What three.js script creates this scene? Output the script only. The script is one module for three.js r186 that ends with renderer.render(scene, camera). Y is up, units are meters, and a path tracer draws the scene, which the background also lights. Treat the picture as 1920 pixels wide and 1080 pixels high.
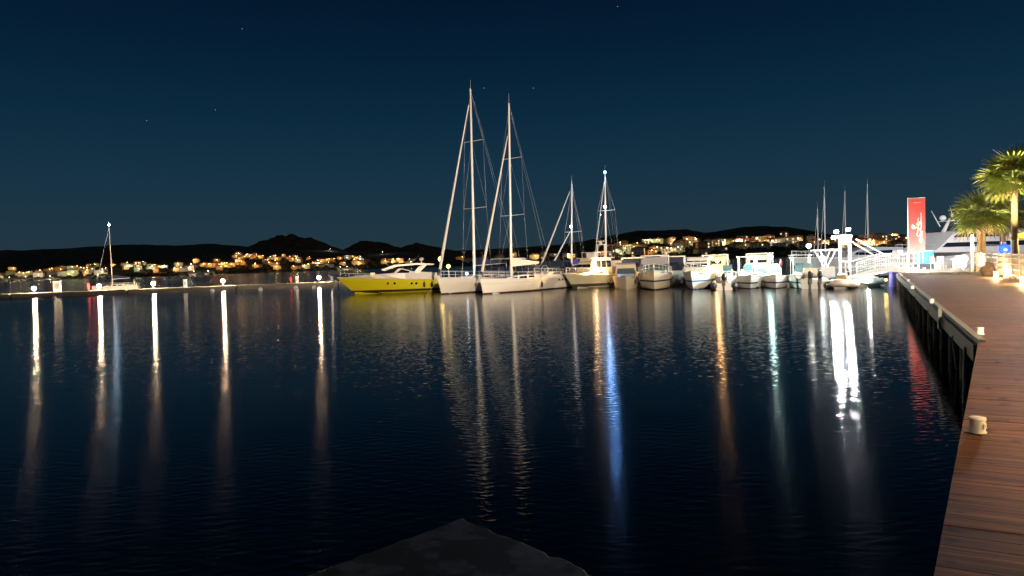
import * as THREE from 'three';
import { mergeGeometries } from 'three/addons/utils/BufferGeometryUtils.js';

// ---------------------------------------------------------------- camera, sky, moon, exposure
const scene = new THREE.Scene();
const camera = new THREE.PerspectiveCamera(2 * Math.atan(540 / 1280) * 180 / Math.PI, 1920 / 1080, 0.1, 16000);
camera.position.set(0, 2.6, 0);
camera.rotation.order = 'YXZ';
camera.rotation.set(-Math.atan(47 / 1280), 0, -1.9 * Math.PI / 180);

const SKY = [[0, .0200, .0385, .0500], [3, .0150, .0375, .0560], [7, .0085, .0325, .0590], [12, .0036, .0225, .0480], [17, .0017, .0132, .0345], [22, .0011, .0078, .0240], [40, .0008, .0044, .0140], [90, .0006, .0028, .0095]];
{
  const W = 512, H = 256, d = new Float32Array(W * H * 4);
  for (let j = 0; j < H; j++) {
    const el = Math.max(0, ((j + .5) / H - .5) * 180);
    let k = 0; while (k < SKY.length - 2 && el > SKY[k + 1][0]) k++;
    const a = SKY[k], b = SKY[k + 1], f = Math.min(1, (el - a[0]) / (b[0] - a[0]));
    for (let i = 0; i < W; i++) { const o = (j * W + i) * 4; for (let c = 0; c < 3; c++) d[o + c] = a[c + 1] + (b[c + 1] - a[c + 1]) * f; d[o + 3] = 1; }
  }
  const t = new THREE.DataTexture(d, W, H, THREE.RGBAFormat, THREE.FloatType);
  t.mapping = THREE.EquirectangularReflectionMapping; t.magFilter = THREE.LinearFilter; t.needsUpdate = true;
  scene.background = t; scene.environment = t;
}
const moon = new THREE.DirectionalLight(new THREE.Color(1, .86, .68), .075);
moon.name = 'moonlight'; moon.position.set(60, 90, 120); moon.target.position.set(0, 0, -60);
moon.castShadow = true; moon.shadow.mapSize.set(2048, 2048);
Object.assign(moon.shadow.camera, { left: -120, right: 120, top: 120, bottom: -120, near: 1, far: 500 });
scene.add(moon, moon.target);

const renderer = new THREE.WebGLRenderer({ antialias: true });
renderer.toneMapping = THREE.LinearToneMapping; renderer.toneMappingExposure = 1;
renderer.shadowMap.enabled = true;

// ---------------------------------------------------------------- helpers
function rng(seed) { let s = seed >>> 0; return () => { s = (s + 0x6d2b79f5) | 0; let t = Math.imul(s ^ (s >>> 15), 1 | s); t = (t + Math.imul(t ^ (t >>> 7), 61 | t)) ^ t; return ((t ^ (t >>> 14)) >>> 0) / 4294967296; }; }
const V = (x, y, z) => new THREE.Vector3(x, y, z);
const lerp = (a, b, f) => a + (b - a) * f, clamp = (x, a, b) => Math.min(b, Math.max(a, x)), sstep = (a, b, x) => { const t = clamp((x - a) / (b - a), 0, 1); return t * t * (3 - 2 * t); };
const hash = (i, j) => { let h = Math.imul(i, 374761393) + Math.imul(j, 668265263) | 0; h = Math.imul(h ^ (h >>> 13), 1274126177); return ((h ^ (h >>> 16)) >>> 0) / 4294967296; };
function vnoise(x, y) { const i = Math.floor(x), j = Math.floor(y), f = x - i, g = y - j, s = f * f * (3 - 2 * f), t = g * g * (3 - 2 * g); return lerp(lerp(hash(i, j), hash(i + 1, j), s), lerp(hash(i, j + 1), hash(i + 1, j + 1), s), t); }
const fbm = (x, y, n = 4) => { let v = 0, a = .5; for (let k = 0; k < n; k++) { v += a * vnoise(x, y); x = x * 2.03 + 17.1; y = y * 2.03 + 5.7; a *= .5; } return v; };
const table = (t, x) => { if (x <= t[0][0]) return t[0][1]; for (let k = 1; k < t.length; k++) if (x <= t[k][0]) return lerp(t[k - 1][1], t[k][1], (x - t[k - 1][0]) / (t[k][0] - t[k - 1][0])); return t[t.length - 1][1]; };
const taken = new Map();
function numbered(name) { const n = taken.get(name) ?? 0; taken.set(name, n + 1); return n ? name + '_' + String(n).padStart(3, '0') : name; }
function mat(c, roughness = .6, metalness = 0, more = {}) { const m = new THREE.MeshPhysicalMaterial({ roughness, metalness, ...more }); m.color.setRGB(...c); return m; }
function glow(c, s, base = [.8, .8, .8]) { const m = mat(base, .5); m.emissive.setRGB(...c); m.emissiveIntensity = s; return m; }
function flat(g) { const n = g.index ? g.toNonIndexed() : g; for (const k of Object.keys(n.attributes)) if (!['position', 'normal', 'uv'].includes(k)) n.deleteAttribute(k); if (!n.attributes.uv) n.setAttribute('uv', new THREE.BufferAttribute(new Float32Array(n.attributes.position.count * 2), 2)); return n; }
function join(list) { list = [].concat(list).map(flat); return list.length === 1 ? list[0] : mergeGeometries(list); }
function mk(name, geos, m, parent) { const o = new THREE.Mesh(join(geos), m); o.castShadow = o.receiveShadow = true; o.name = parent ? name : numbered(name); (parent || scene).add(o); return o; }
function tag(o, label, category, group) { o.userData = { label, category }; if (group) o.userData.group = group; return o; }
function struct(o) { o.userData.kind = 'structure'; return o; }
function thing(name, label, category, [x, y, z] = [0, 0, 0], turn = 0, group) { const o = new THREE.Group(); o.name = numbered(name); o.position.set(x, y, z); o.rotation.y = turn; scene.add(o); return tag(o, label, category, group); }
function dup(src, [x, y, z], turn = src.rotation.y, label) { const o = src.clone(); o.name = numbered(src.name.replace(/_\d{3}$/, '')); o.position.set(x, y, z); o.rotation.y = turn; o.userData = { ...src.userData }; if (label) o.userData.label = label; scene.add(o); return o; }
function box(w, h, d, x = 0, y = 0, z = 0, rx = 0, ry = 0, rz = 0) { const g = new THREE.BoxGeometry(w, h, d); g.applyMatrix4(new THREE.Matrix4().makeRotationFromEuler(new THREE.Euler(rx, ry, rz))); return g.translate(x, y, z); }
function rod(a, b, r0, r1 = r0, seg = 8) {
  a = V(...a); b = V(...b); const d = b.clone().sub(a), l = d.length(), g = new THREE.CylinderGeometry(r1, r0, l, seg);
  g.applyQuaternion(new THREE.Quaternion().setFromUnitVectors(V(0, 1, 0), d.normalize())); const c = a.add(b).multiplyScalar(.5); return g.translate(c.x, c.y, c.z);
}
function pipe(pts, r, n = 24, seg = 6, closed = false) { return new THREE.TubeGeometry(new THREE.CatmullRomCurve3(pts.map((p) => V(...p)), closed), n, r, seg, closed); }
function ball(r, x, y, z, sx = 1, sy = 1, sz = 1, n = 12) { return new THREE.SphereGeometry(r, n, Math.max(6, n * .7 | 0)).scale(sx, sy, sz).translate(x, y, z); }
// a solid whose side view is the outline pts (x, y) and whose half width at (x, y) is half(x, y)
function prism(pts, half) {
  const g = new THREE.ExtrudeGeometry(new THREE.Shape(pts.map((p) => new THREE.Vector2(...p))), { depth: 1, bevelEnabled: false, steps: 1 }), p = g.attributes.position, h = typeof half === 'number' ? () => half : half;
  for (let i = 0; i < p.count; i++) p.setZ(i, (p.getZ(i) - .5) * 2 * h(p.getX(i), p.getY(i)));
  g.computeVertexNormals(); return g;
}
function grid(nu, nv, f, flip = false) {
  const p = [], uv = [], ix = [];
  for (let i = 0; i <= nu; i++) for (let j = 0; j <= nv; j++) { p.push(...f(i / nu, j / nv)); uv.push(i / nu, j / nv); }
  for (let i = 0; i < nu; i++) for (let j = 0; j < nv; j++) { const a = i * (nv + 1) + j, b = a + nv + 1; flip ? ix.push(a, a + 1, b, b, a + 1, b + 1) : ix.push(a, b, a + 1, b, b + 1, a + 1); }
  const g = new THREE.BufferGeometry(); g.setIndex(ix); g.setAttribute('position', new THREE.Float32BufferAttribute(p, 3)); g.setAttribute('uv', new THREE.Float32BufferAttribute(uv, 2)); g.computeVertexNormals(); return g;
}
function dataTex(w, h, f, srgb = true) {
  const d = new Uint8Array(w * h * 4);
  for (let j = 0; j < h; j++) for (let i = 0; i < w; i++) { const c = f(i, j), o = (j * w + i) * 4; for (let k = 0; k < 3; k++) d[o + k] = clamp(c[k] * 255, 0, 255); d[o + 3] = 255; }
  const t = new THREE.DataTexture(d, w, h); t.magFilter = THREE.LinearFilter; t.minFilter = THREE.LinearMipmapLinearFilter; t.generateMipmaps = true; t.wrapS = t.wrapT = THREE.RepeatWrapping; if (srgb) t.colorSpace = THREE.SRGBColorSpace; t.needsUpdate = true; return t;
}
function lamp(parent, [x, y, z], color, cd, soft = 6, name = 'lamp_light') { const l = new THREE.PointLight(new THREE.Color(...color), cd); l.name = name; l.position.set(x, y, z); l.castShadow = true; l.shadow.radius = soft; parent.add(l); return l; }
const facing = (hx, hz) => Math.atan2(-hz, hx);

// ---------------------------------------------------------------- water
{
  const N = 1024, TILE = 9, R = rng(11), waves = [];
  for (let k = 0; k < 90; k++) {
    const lam = .075 * Math.pow(3.6, R()), a = 1.571 + (R() - .5) * 1.15 + (R() < .5 ? Math.PI : 0), kx = Math.round(TILE / lam * Math.cos(a)), ky = Math.round(TILE / lam * Math.sin(a));
    waves.push([kx, ky, R() * 6.283, .0037 * (.55 + R())]);
  }
  const sx = new Float32Array(N * N), sy = new Float32Array(N * N), T = new Float32Array(N * 2).map(() => 0);
  const SIN = new Float32Array(N); for (let i = 0; i < N; i++) SIN[i] = Math.sin(i / N * 2 * Math.PI);
  for (const [kx, ky, ph, s] of waves) {
    const m = Math.hypot(kx, ky) || 1, p0 = Math.round(ph / 6.283 * N), ax = s * kx / m, ay = s * ky / m;
    for (let j = 0; j < N; j++) for (let i = 0; i < N; i++) { const w = SIN[((kx * i + ky * j + p0) % N + N) % N]; sx[j * N + i] += w * ax; sy[j * N + i] += w * ay; }
  }
  const t = dataTex(N, N, (i, j) => { const a = sx[j * N + i], b = sy[j * N + i], l = 1 / Math.hypot(a, b, 1); return [.5 - .5 * a * l, .5 - .5 * b * l, .5 + .5 * l]; }, false);
  const m = mat([.0007, .0018, .0032], .084, 0, { ior: 1.333, anisotropy: .75, anisotropyRotation: Math.PI / 2, normalMap: t });
  const S = 9000, g = new THREE.PlaneGeometry(2 * S, 2 * S, 40, 40); g.rotateX(-Math.PI / 2); g.translate(0, 0, -S + 400);
  const uv = g.attributes.uv, p = g.attributes.position; for (let i = 0; i < uv.count; i++) uv.setXY(i, p.getX(i) / TILE, -p.getZ(i) / TILE);
  struct(mk('water', g, m));
}

// ---------------------------------------------------------------- hills and far mountains (u = sideways over depth)
const U = (px) => (px - 960) / 1280;
const RIDGE = [[-400, 62], [-100, 58], [0, 57], [50, 55], [150, 57], [250, 60], [330, 55], [400, 55.5], [470, 48], [540, 43], [600, 37], [700, 31], [800, 27], [880, 28], [950, 29.5], [1000, 31], [1050, 33], [1100, 38.5], [1140, 46], [1200, 55], [1240, 53], [1290, 55], [1325, 46], [1360, 50], [1400, 55.5], [1440, 55], [1480, 52], [1520, 44.5], [1560, 36], [1600, 32], [1640, 34], [1700, 29], [1760, 27], [1830, 26], [1920, 26], [2300, 28]].map(([px, e]) => [U(px), e / 1280]);
const SHORE = [[-400, 1080], [500, 1120], [700, 1150], [850, 950], [1000, 760], [1120, 640], [1400, 600], [1700, 520], [2300, 480]].map(([px, d]) => [U(px), d]);
const groundAt = (u, t) => {
  const d0 = table(SHORE, u), z = d0 * (1 + .95 * t), e = table(RIDGE, u) * (1 + .05 * (fbm(u * 60 + 9, 3.3, 4) - .5));
  const n = (fbm(u * 38, t * 5 + 2, 4) - .47) * .35 * Math.min(1, t * 3) * Math.max(0, 1 - t);
  const h = t <= 1 ? z * e * (Math.pow(t, .8) + n) + 1.2 * Math.min(1, t * 40) - .4 : z * e * (1 - (t - 1) * 2.4);
  return [u * z, h, -z];
};
const scrubTex = dataTex(256, 256, (i, j) => { const n = fbm(i / 10, j / 10, 4), q = .32 + n * .5; return [q * 1.02, q * .94, q * .72]; });
const mHill = mat([.38, .32, .23], 1, 0, { map: scrubTex });
{
  const ts = []; for (let k = 0; k <= 46; k++) ts.push(k < 40 ? k / 40 : 1 + (k - 40) * .05);
  const hill = (name, a, b, n) => { const g = grid(n, ts.length - 1, (fu, fv) => groundAt(lerp(U(a), U(b), fu), ts[Math.round(fv * (ts.length - 1))])); const uv = g.attributes.uv, p = g.attributes.position; for (let i = 0; i < uv.count; i++) uv.setXY(i, p.getX(i) / 120, p.getZ(i) / 120); return struct(mk(name, g, mHill)); };
  hill('hillside', -420, 2300, 520);
  const far = (name, z, rows) => {
    const tb = rows.map(([px, e]) => [U(px), e / 1280]), a = tb[0][0], b = tb[tb.length - 1][0];
    const g = grid(120, 14, (fu, fv) => { const u = lerp(a, b, fu), e = table(tb, u) * (1 + .16 * (fbm(u * 110, 1.7, 5) - .5)), zz = z * (1 + .12 * fv), q = fv < .6 ? fv / .6 : 1 - (fv - .6) * 2, n = 1 + (fbm(u * 50, fv * 6, 4) - .5) * .5 * q * (1 - q); return [u * zz, Math.max(-5, zz * e * q * n), -zz]; });
    struct(mk(name, g, mHill));
  };
  far('mountain', 5600, [[440, 20], [470, 49], [490, 59], [512, 66], [528, 69], [546, 72], [562, 69], [590, 61], [608, 54], [630, 44], [655, 34], [700, 20]]);
  far('mountain', 6400, [[620, 24], [650, 40], [662, 46], [676, 51], [692, 53], [708, 52], [724, 49], [742, 40], [756, 38], [770, 43], [784, 46], [800, 42], [815, 39], [840, 33], [900, 18]]);
}
{
  // scrub and trees on the slopes: one uncountable mass
  const R = rng(5), lump = () => { const g = new THREE.IcosahedronGeometry(1, 2), p = g.attributes.position; for (let i = 0; i < p.count; i++) { const v = V(p.getX(i), p.getY(i), p.getZ(i)), k = .72 + .5 * vnoise(v.x * 2.2 + 7 + v.z, v.y * 2.2 + 3 - v.z * 1.3); p.setXYZ(i, v.x * k, v.y * k * .85, v.z * k); } g.computeVertexNormals(); return g; };
  const n = 7000, im = new THREE.InstancedMesh(lump(), mat([.06, .065, .035], 1), n), o = new THREE.Object3D(), c = new THREE.Color();
  for (let k = 0; k < n; k++) {
    const u = lerp(U(-150), U(2050), R()), t = Math.pow(R(), 1.3) * .9, [x, y, z] = groundAt(u, t), s = (1.5 + 2.2 * R() * R()) * (1 - .25 * t);
    o.position.set(x, y + s * .3, z); o.scale.set(s * (1 + R()), s * (.8 + .6 * R()), s * (1 + R())); o.rotation.y = R() * 6; o.updateMatrix(); im.setMatrixAt(k, o.matrix);
    const b = .6 + .7 * R(); im.setColorAt(k, c.setRGB(b, b * (.9 + .15 * R()), b * .9));
  }
  im.name = 'hillside_scrub'; im.userData = { kind: 'stuff', label: 'dark scrub and trees covering the hillsides across the bay', category: 'scrub' }; im.castShadow = im.receiveShadow = true; scene.add(im);
}

// ---------------------------------------------------------------- the town across the bay
const wallMats = [[.62, .52, .38], [.70, .66, .58], [.58, .40, .20], [.60, .44, .32], [.66, .58, .30], [.74, .72, .70]].map((c) => mat(c, .9));
const wallWord = ['cream', 'off-white', 'ochre', 'pink', 'yellow', 'white'];
const mRoof = mat([.30, .13, .07], .9), mPane = mat([.03, .035, .04], .15), mLit = glow([1, .72, .36], 2.2), mPost = mat([.18, .18, .18], .5, .6), mDoor = mat([.12, .07, .04], .6);
const unit = new THREE.BoxGeometry(1, 1, 1).translate(0, .5, 0);
const roofGeo = prism([[-.56, 0], [.56, 0], [0, .42]], .54), flatRoof = join([box(1.06, .05, 1.06, 0, .025, 0)]), paneGeo = box(1, 1, .08);
function inst(name, g, m, parent, p, s) { const o = new THREE.Mesh(g, m); o.name = name; o.position.set(...p); o.scale.set(...s); o.castShadow = o.receiveShadow = true; parent.add(o); return o; }
function house(R, u, t, w, h, d, ci, label, group, windows, flatTop) {
  const [x, y, z] = groundAt(u, t), g = thing('house', label, 'house', [x, y - .3, z], (R() - .5) * .9 - u * .6, group);
  inst('wall', unit, wallMats[ci], g, [0, -1.5, 0], [w, h + 1.5, d]);
  flatTop ? inst('roof', flatRoof, wallMats[ci], g, [0, h, 0], [w, 6, d]) : inst('roof', roofGeo, mRoof, g, [0, h, 0], [w, Math.min(w * .55, 5), d]);
  if (windows) {
    const fl = Math.max(1, Math.floor(h / 3)), n = Math.max(2, Math.floor(w / 2.8));
    for (let f = 0; f < fl; f++) for (let k = 0; k < n; k++) { if (f === 0 && k === (n >> 1)) { inst('door', paneGeo, mDoor, g, [(k + .5) / n * w - w / 2, 1.1, d / 2], [1.1, 2.2, 1]); continue; } inst('window', paneGeo, R() < .22 ? mLit : mPane, g, [(k + .5) / n * w - w / 2, f * 3 + 1.75, d / 2], [1.05, 1.35, 1]); }
  }
  return g;
}
const COL = { sodium: [1, .50, .13], warm: [1, .70, .36], white: [1, .92, .78], cool: [.80, .93, 1], green: [.86, 1, .55] };
const bulbMat = Object.fromEntries(Object.entries(COL).map(([k, c]) => [k, glow(c, { sodium: 85, warm: 75, white: 80, cool: 80, green: 60 }[k])])), bulbSmall = new THREE.SphereGeometry(.24, 10, 8), postGeo = new THREE.CylinderGeometry(.05, .09, 1, 6).translate(0, .5, 0);
function streetLamp(u, t, h, col, cd, label, group, toward = 0) {
  const [x, y, z] = groundAt(u, Math.max(.008, t - toward / (.95 * table(SHORE, u)))), g = thing('street_lamp', label, 'street lamp', [x, y - .4, z], 0, group);
  inst('post', postGeo, mPost, g, [0, 0, 0], [1, h, 1]); inst('lamp_bulb', bulbSmall, bulbMat[col], g, [0, h + .2, 0], [1, 1, 1]);
  lamp(g, [0, h + .2, 0], COL[col], cd, 10);
}
{
  const R = rng(77);
  // [px from, to, t from, to, houses, lamps, colours, candela]
  const left = [[-60, 110, .02, .22, 24, 22, ['warm', 'green', 'sodium'], 150], [110, 290, .02, .30, 36, 34, ['warm', 'green', 'sodium', 'sodium'], 160], [290, 420, .03, .20, 14, 14, ['sodium', 'warm', 'white'], 160], [370, 460, .10, .34, 14, 14, ['sodium'], 230], [440, 690, .03, .55, 70, 62, ['sodium', 'sodium', 'warm', 'white'], 150], [660, 760, .10, .40, 12, 12, ['sodium'], 240], [760, 1010, .05, .30, 9, 6, ['warm', 'sodium'], 90]];
  for (const [a, b, t0, t1, nh, nl, cols, cd] of left) {
    const hs = [];
    for (let k = 0; k < nh; k++) { const ci = Math.floor(R() * 6), ft = R() < .3, u = U(lerp(a, b, R())), t = lerp(t0, t1, R()); hs.push([u, t]); house(R, u, t, 8 + 8 * R(), 4.5 + 4 * R(), 8 + 3 * R(), ci, `${wallWord[ci]} house with ${ft ? 'a flat roof' : 'a tiled gable roof'} in the town on the wide far bay shore`, 'houses on the far bay shore', false, ft); }
    for (let k = 0; k < nl; k++) { const c = cols[Math.floor(R() * cols.length)], [u, t] = hs[k % nh]; streetLamp(u + (R() - .5) * .008, t, 5 + 3.5 * R(), c, cd * (.25 + 1.75 * R() * R()) * 1.35, `${{ sodium: 'orange', warm: 'yellow', white: 'white', green: 'greenish' }[c]} street lamp in the town on the wide far bay shore`, 'street lamps on the far bay shore', 11); }
  }
  for (const [px, t] of [[20, .012], [50, .012], [95, .012], [185, .012], [365, .012], [392, .012], [640, .012], [652, .012]]) streetLamp(U(px), t, 5, 'white', 700, 'white street lamp at the waterline of the far bay shore', 'white lamps along the far waterline', 2);
  for (const [px, t, c, l] of [[622, .97, 'white', 'white lamp high up the dark slope below the twin far mountains'], [720, .80, 'white', 'white lamp alone on the slope behind the yellow motor boat']]) streetLamp(U(px), t, 7, c, 900, l, undefined, 2);
  // the nearer town on the right, behind the marina
  const right = [[1140, 1330, .04, .50, 36, 21, ['warm', 'warm', 'sodium', 'green'], 200], [1320, 1430, .10, .46, 28, 16, ['green', 'warm', 'sodium'], 170], [1430, 1520, .12, .52, 14, 8, ['warm', 'white'], 150], [1520, 1700, .15, .75, 28, 20, ['sodium', 'sodium', 'warm'], 190], [1700, 1800, .1, .9, 8, 5, ['sodium', 'warm'], 130], [1010, 1150, .05, .2, 7, 5, ['sodium', 'warm'], 130]];
  for (const [a, b, t0, t1, nh, nl, cols, cd] of right) {
    const hs = [];
    for (let k = 0; k < nh; k++) { const ci = Math.floor(R() * 6), ft = R() < .45, fl = 2 + Math.floor(R() * R() * 2.9), u = U(lerp(a, b, (k + R()) / nh)), t = lerp(t0, t1, R()); hs.push([u, t]); house(R, u, t, 7 + 7 * R(), fl * 3.0, 8 + 3 * R(), ci, `${wallWord[ci]} ${fl}-storey house with ${ft ? 'a flat roof' : 'a tiled gable roof'} in the nearer town behind the marina`, 'houses of the nearer town', true, ft); }
    for (let k = 0; k < nl; k++) { const c = cols[Math.floor(R() * cols.length)], [u, t] = hs[(k * 7 + 3) % nh]; streetLamp(u + (R() - .5) * .01, t, 5 + 3 * R(), c, cd * (.4 + 1.2 * R()) * 1.15, `${{ sodium: 'orange', warm: 'yellow', white: 'white', green: 'greenish' }[c]} street lamp in the nearer town behind the marina`, 'street lamps of the nearer town', 13); }
  }
}
{
  const star = glow([.8, .9, 1], .55), g = new THREE.IcosahedronGeometry(2.3, 1);
  for (const p of [[-1887, 1757, -5000], [-2610, 1123, -5000], [-2108, 1183, -5000], [-153, 1276, -5000], [830, 1827, -5000], [203, 1264, -5000]]) { const o = new THREE.Mesh(g, star); o.name = numbered('star'); o.position.set(...p); tag(o, 'faint white star in the dark blue night sky', 'star', 'stars in the night sky'); scene.add(o); }
}

// ---------------------------------------------------------------- timber deck and quay on the right
const DC = [7.34, -10.75], DA = [.467, -.884], DP = [.884, .467];   // corner of the deck edge, along the deck, across it
const onDeck = (s, t, y = 1.1) => [DC[0] + DA[0] * s + DP[0] * t, y, DC[1] + DA[1] * s + DP[1] * t];
const deckTurn = Math.atan2(-DP[1], DP[0]);                        // local x = across, local z = back towards the viewer
const edgeT = (s) => (s < 0 ? .1325 * s : 0);
const mGrey = mat([.17, .17, .14], .85), mPile = mat([.10, .095, .075], .9), mConcrete = mat([.40, .37, .32], .9, 0, { map: dataTex(256, 256, (i, j) => { const n = .66 + .36 * fbm(i / 22, j / 22, 5) - (vnoise(i / 3, j / 3) > .86 ? .07 : 0); return [n, n * .985, n * .95]; }) });
{
  const grain = dataTex(1024, 256, (i, j) => {
    const x = i / 1024, y = j / 256, w = fbm(x * 5, y * 60 + 3 * vnoise(x * 6, y * 5), 4), f = fbm(x * 9, y * 170, 3), st = sstep(.55, .8, fbm(x * 7 + 4, y * 6 + 9, 4));
    const b = .60 + .62 * (w - .47) + .42 * (f - .43) - .24 * st, k = Math.pow(vnoise(x * 23 + 4, y * 9), 14) * .5;
    return [clamp(b * 1.02 - k, .1, 1), clamp(b * .92 - k, .08, 1), clamp(b * .84 - k, .07, 1)];
  });
  const tones = [[.42, .20, .066], [.38, .177, .058], [.45, .218, .073], [.35, .16, .054], [.42, .21, .078], [.48, .232, .078]].map((c, k) => { const t = grain.clone(); t.offset.set(k * .17, k * .31); t.needsUpdate = true; return mat(c, .62, 0, { map: t, bumpMap: t, bumpScale: .0015 }); });
  const deck = struct(new THREE.Group()); deck.name = 'timber_deck'; deck.position.set(...onDeck(0, 0)); deck.rotation.y = deckTurn; scene.add(deck);
  const PW = .145, SEAM = 1.86, WIDE = 4.75;
  const board = (k, skew, len) => { const g = new THREE.BoxGeometry(1, .032, .1385, 1, 1, 1), uv = g.attributes.uv, p = g.attributes.position; for (let i = 0; i < uv.count; i++) { if (skew && p.getX(i) < 0) p.setX(i, p.getX(i) - .1325 * p.getZ(i) / len); uv.setXY(i, uv.getX(i) * .8 + k * .13, uv.getY(i) * .12 + k * .23); } return g; };
  const shared = [0, 1, 2, 3].map((k) => board(k, false, 1));
  const R = rng(3), rest = tones.map(() => []);
  for (let r = -27; r < 300; r++) {
    const s = r * PW - 10, e = edgeT(s) + (s < 0 ? 0 : (R() - .5) * .008), one = r >= 0 && r < 150;
    for (const [k, a, b] of [[0, e, SEAM - .003], [1, SEAM + .003, WIDE]]) {
      const ti = Math.floor(R() * 6), y = -.016 + (R() - .5) * .0025, tilt = (R() - .5) * .009, v = Math.floor(R() * 4), g = k === 0 && s < 0 ? board(v, true, b - a) : shared[v];
      if (one) { const m = new THREE.Mesh(g, tones[ti]); m.name = 'plank'; m.position.set((a + b) / 2, y, -s); m.scale.x = b - a; m.rotation.x = tilt; m.castShadow = m.receiveShadow = true; deck.add(m); }
      else rest[ti].push(g.clone().scale(b - a, 1, 1).rotateX(tilt).translate((a + b) / 2, y, -s));
    }
  }
  rest.forEach((l, k) => { const o = mk('far_planking', l, tones[k], deck); o.userData.kind = 'stuff'; });
  // beams, fascia boards and piles under the deck
  mk('joist', box(.12, .2, 46, 1.2, -.14, -12), mPile, deck); mk('joist', box(.12, .2, 46, 4.2, -.14, -12), mPile, deck);
  for (let k = 0; k < 8; k++) { const l = 4.78; mk('fascia_board', box(.07, .27, l, -.03, -.175, -l / 2 - k * 4.8), mGrey, deck); }
  mk('edge_rail', box(.10, .03, 38.2, .06, .018, -19.2), mat([.30, .29, .25], .7), deck);
  const l0 = 9.9, sk = Math.atan(.1325); mk('fascia_board', box(.05, .16, l0, -.0 - .1325 * l0 / 2 + .07, -.115, l0 / 2 + .02, 0, -sk, 0), mGrey, deck);
  for (let k = 0; k < 17; k++) { const s = .9 + k * 2.25; mk('pile', rod([.16, -2.4, -s], [.16, -.06, -s], .12, .11, 10), mPile, deck); if (k % 3 === 1) mk('brace', rod([-.06, -.25, -s + .1], [.1, -1.05, -s - 1.0], .035), mGrey, deck); mk('pile', rod([3.2, -2.4, -s], [3.2, -.06, -s], .12, .11, 10), mPile, deck); }
  mk('brace', rod([-.08, -.2, -.95], [-.14, -1.25, -.55], .03, .03), mat([.34, .34, .30], .6), deck);
  mk('back_wall', box(.3, 2.6, 46, 4.6, -1.4, -13), mPile, deck);
  // mooring plate standing proud of the edge
  const pl = thing('mooring_bracket', 'grey steel mooring bracket bolted to the deck edge beside the piles', 'bracket', onDeck(5.4, -.12), deckTurn);
  mk('plate', box(.06, .46, .34, 0, -.1, 0), mGrey, pl); mk('horn', rod([0, .04, -.12], [0, .16, -.12], .03), mGrey, pl); mk('horn', rod([0, .04, .12], [0, .16, .12], .03), mGrey, pl);
}
{
  // concrete quay beyond and beside the deck
  const pts = [[onDeck(38.6, 4.75)], [onDeck(-16, 4.75)]];
  const P2 = (s, t) => { const p = onDeck(s, t); return [p[0], p[2]]; }, ring = [P2(38.7, -.05), P2(41.5, 1.1), P2(62, 4.6), [80, -66], [110, -40], [60, 30], P2(-30, 4.78), P2(33.65, 4.78), P2(33.65, 4.77), P2(38.7, 4.77)];
  const sh = new THREE.Shape(ring.map(([x, z]) => new THREE.Vector2(x, -z))), g = new THREE.ExtrudeGeometry(sh, { depth: 2.6, bevelEnabled: false }); g.rotateX(-Math.PI / 2); g.translate(0, -1.51, 0);
  const uv = g.attributes.uv, p = g.attributes.position; for (let i = 0; i < uv.count; i++) uv.setXY(i, p.getX(i) / 3 + p.getY(i), p.getZ(i) / 3);
  struct(mk('quay', g, mConcrete));
}
{
  // low deck-edge mooring posts with a number
  const white = mat([.72, .66, .55], .5), dark = mat([.05, .05, .05], .6);
  const num = document.createElement('canvas'); num.width = 64; num.height = 64; const c = num.getContext('2d'); c.fillStyle = '#e0d6c2'; c.fillRect(0, 0, 64, 64); c.fillStyle = '#3a3026'; c.font = 'bold 54px sans-serif'; c.textAlign = 'center'; c.textBaseline = 'middle'; c.fillText('5', 32, 34);
  const nt = new THREE.CanvasTexture(num); nt.colorSpace = THREE.SRGBColorSpace; const mNum = mat([1, 1, 1], .6, 0, { map: nt });
  const spots = [[3.73, -5.48], [8.02, -11.7], [11.55, -18.78], [15.24, -25.96], [18.45, -31.75], [22.3, -39.06]];
  const where = ['near the camera end of the deck, marked 5', 'at the bend of the deck edge', 'beside the grey mooring bracket', null, null, null];
  spots.forEach(([x, z], i) => {
    const g = thing('mooring_post', i < 3 ? `short white round mooring post ${where[i]}` : 'short white round mooring post on the deck edge towards the gangway', 'mooring post', [x, 1.102, z], .5, i < 3 ? 'mooring posts along the deck edge' : 'far mooring posts along the deck edge');
    mk('post', new THREE.LatheGeometry([[0, 0], [.066, 0], [.066, .01], [.057, .016], [.054, .098], [.062, .104], [.062, .12], [.052, .127], [0, .129]].map((p) => new THREE.Vector2(...p)), 24), white, g);
    mk('cap_lug', box(.022, .016, .03, .068, .112, .012), white, g); mk('base_plate', box(.15, .008, .13, 0, .002, 0), dark, g);
    if (i === 0) { const n = mk('number_plate', box(.042, .046, .004, -.008, .062, .0585), mNum, g); n.rotation.y = .12; }
  });
}
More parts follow.
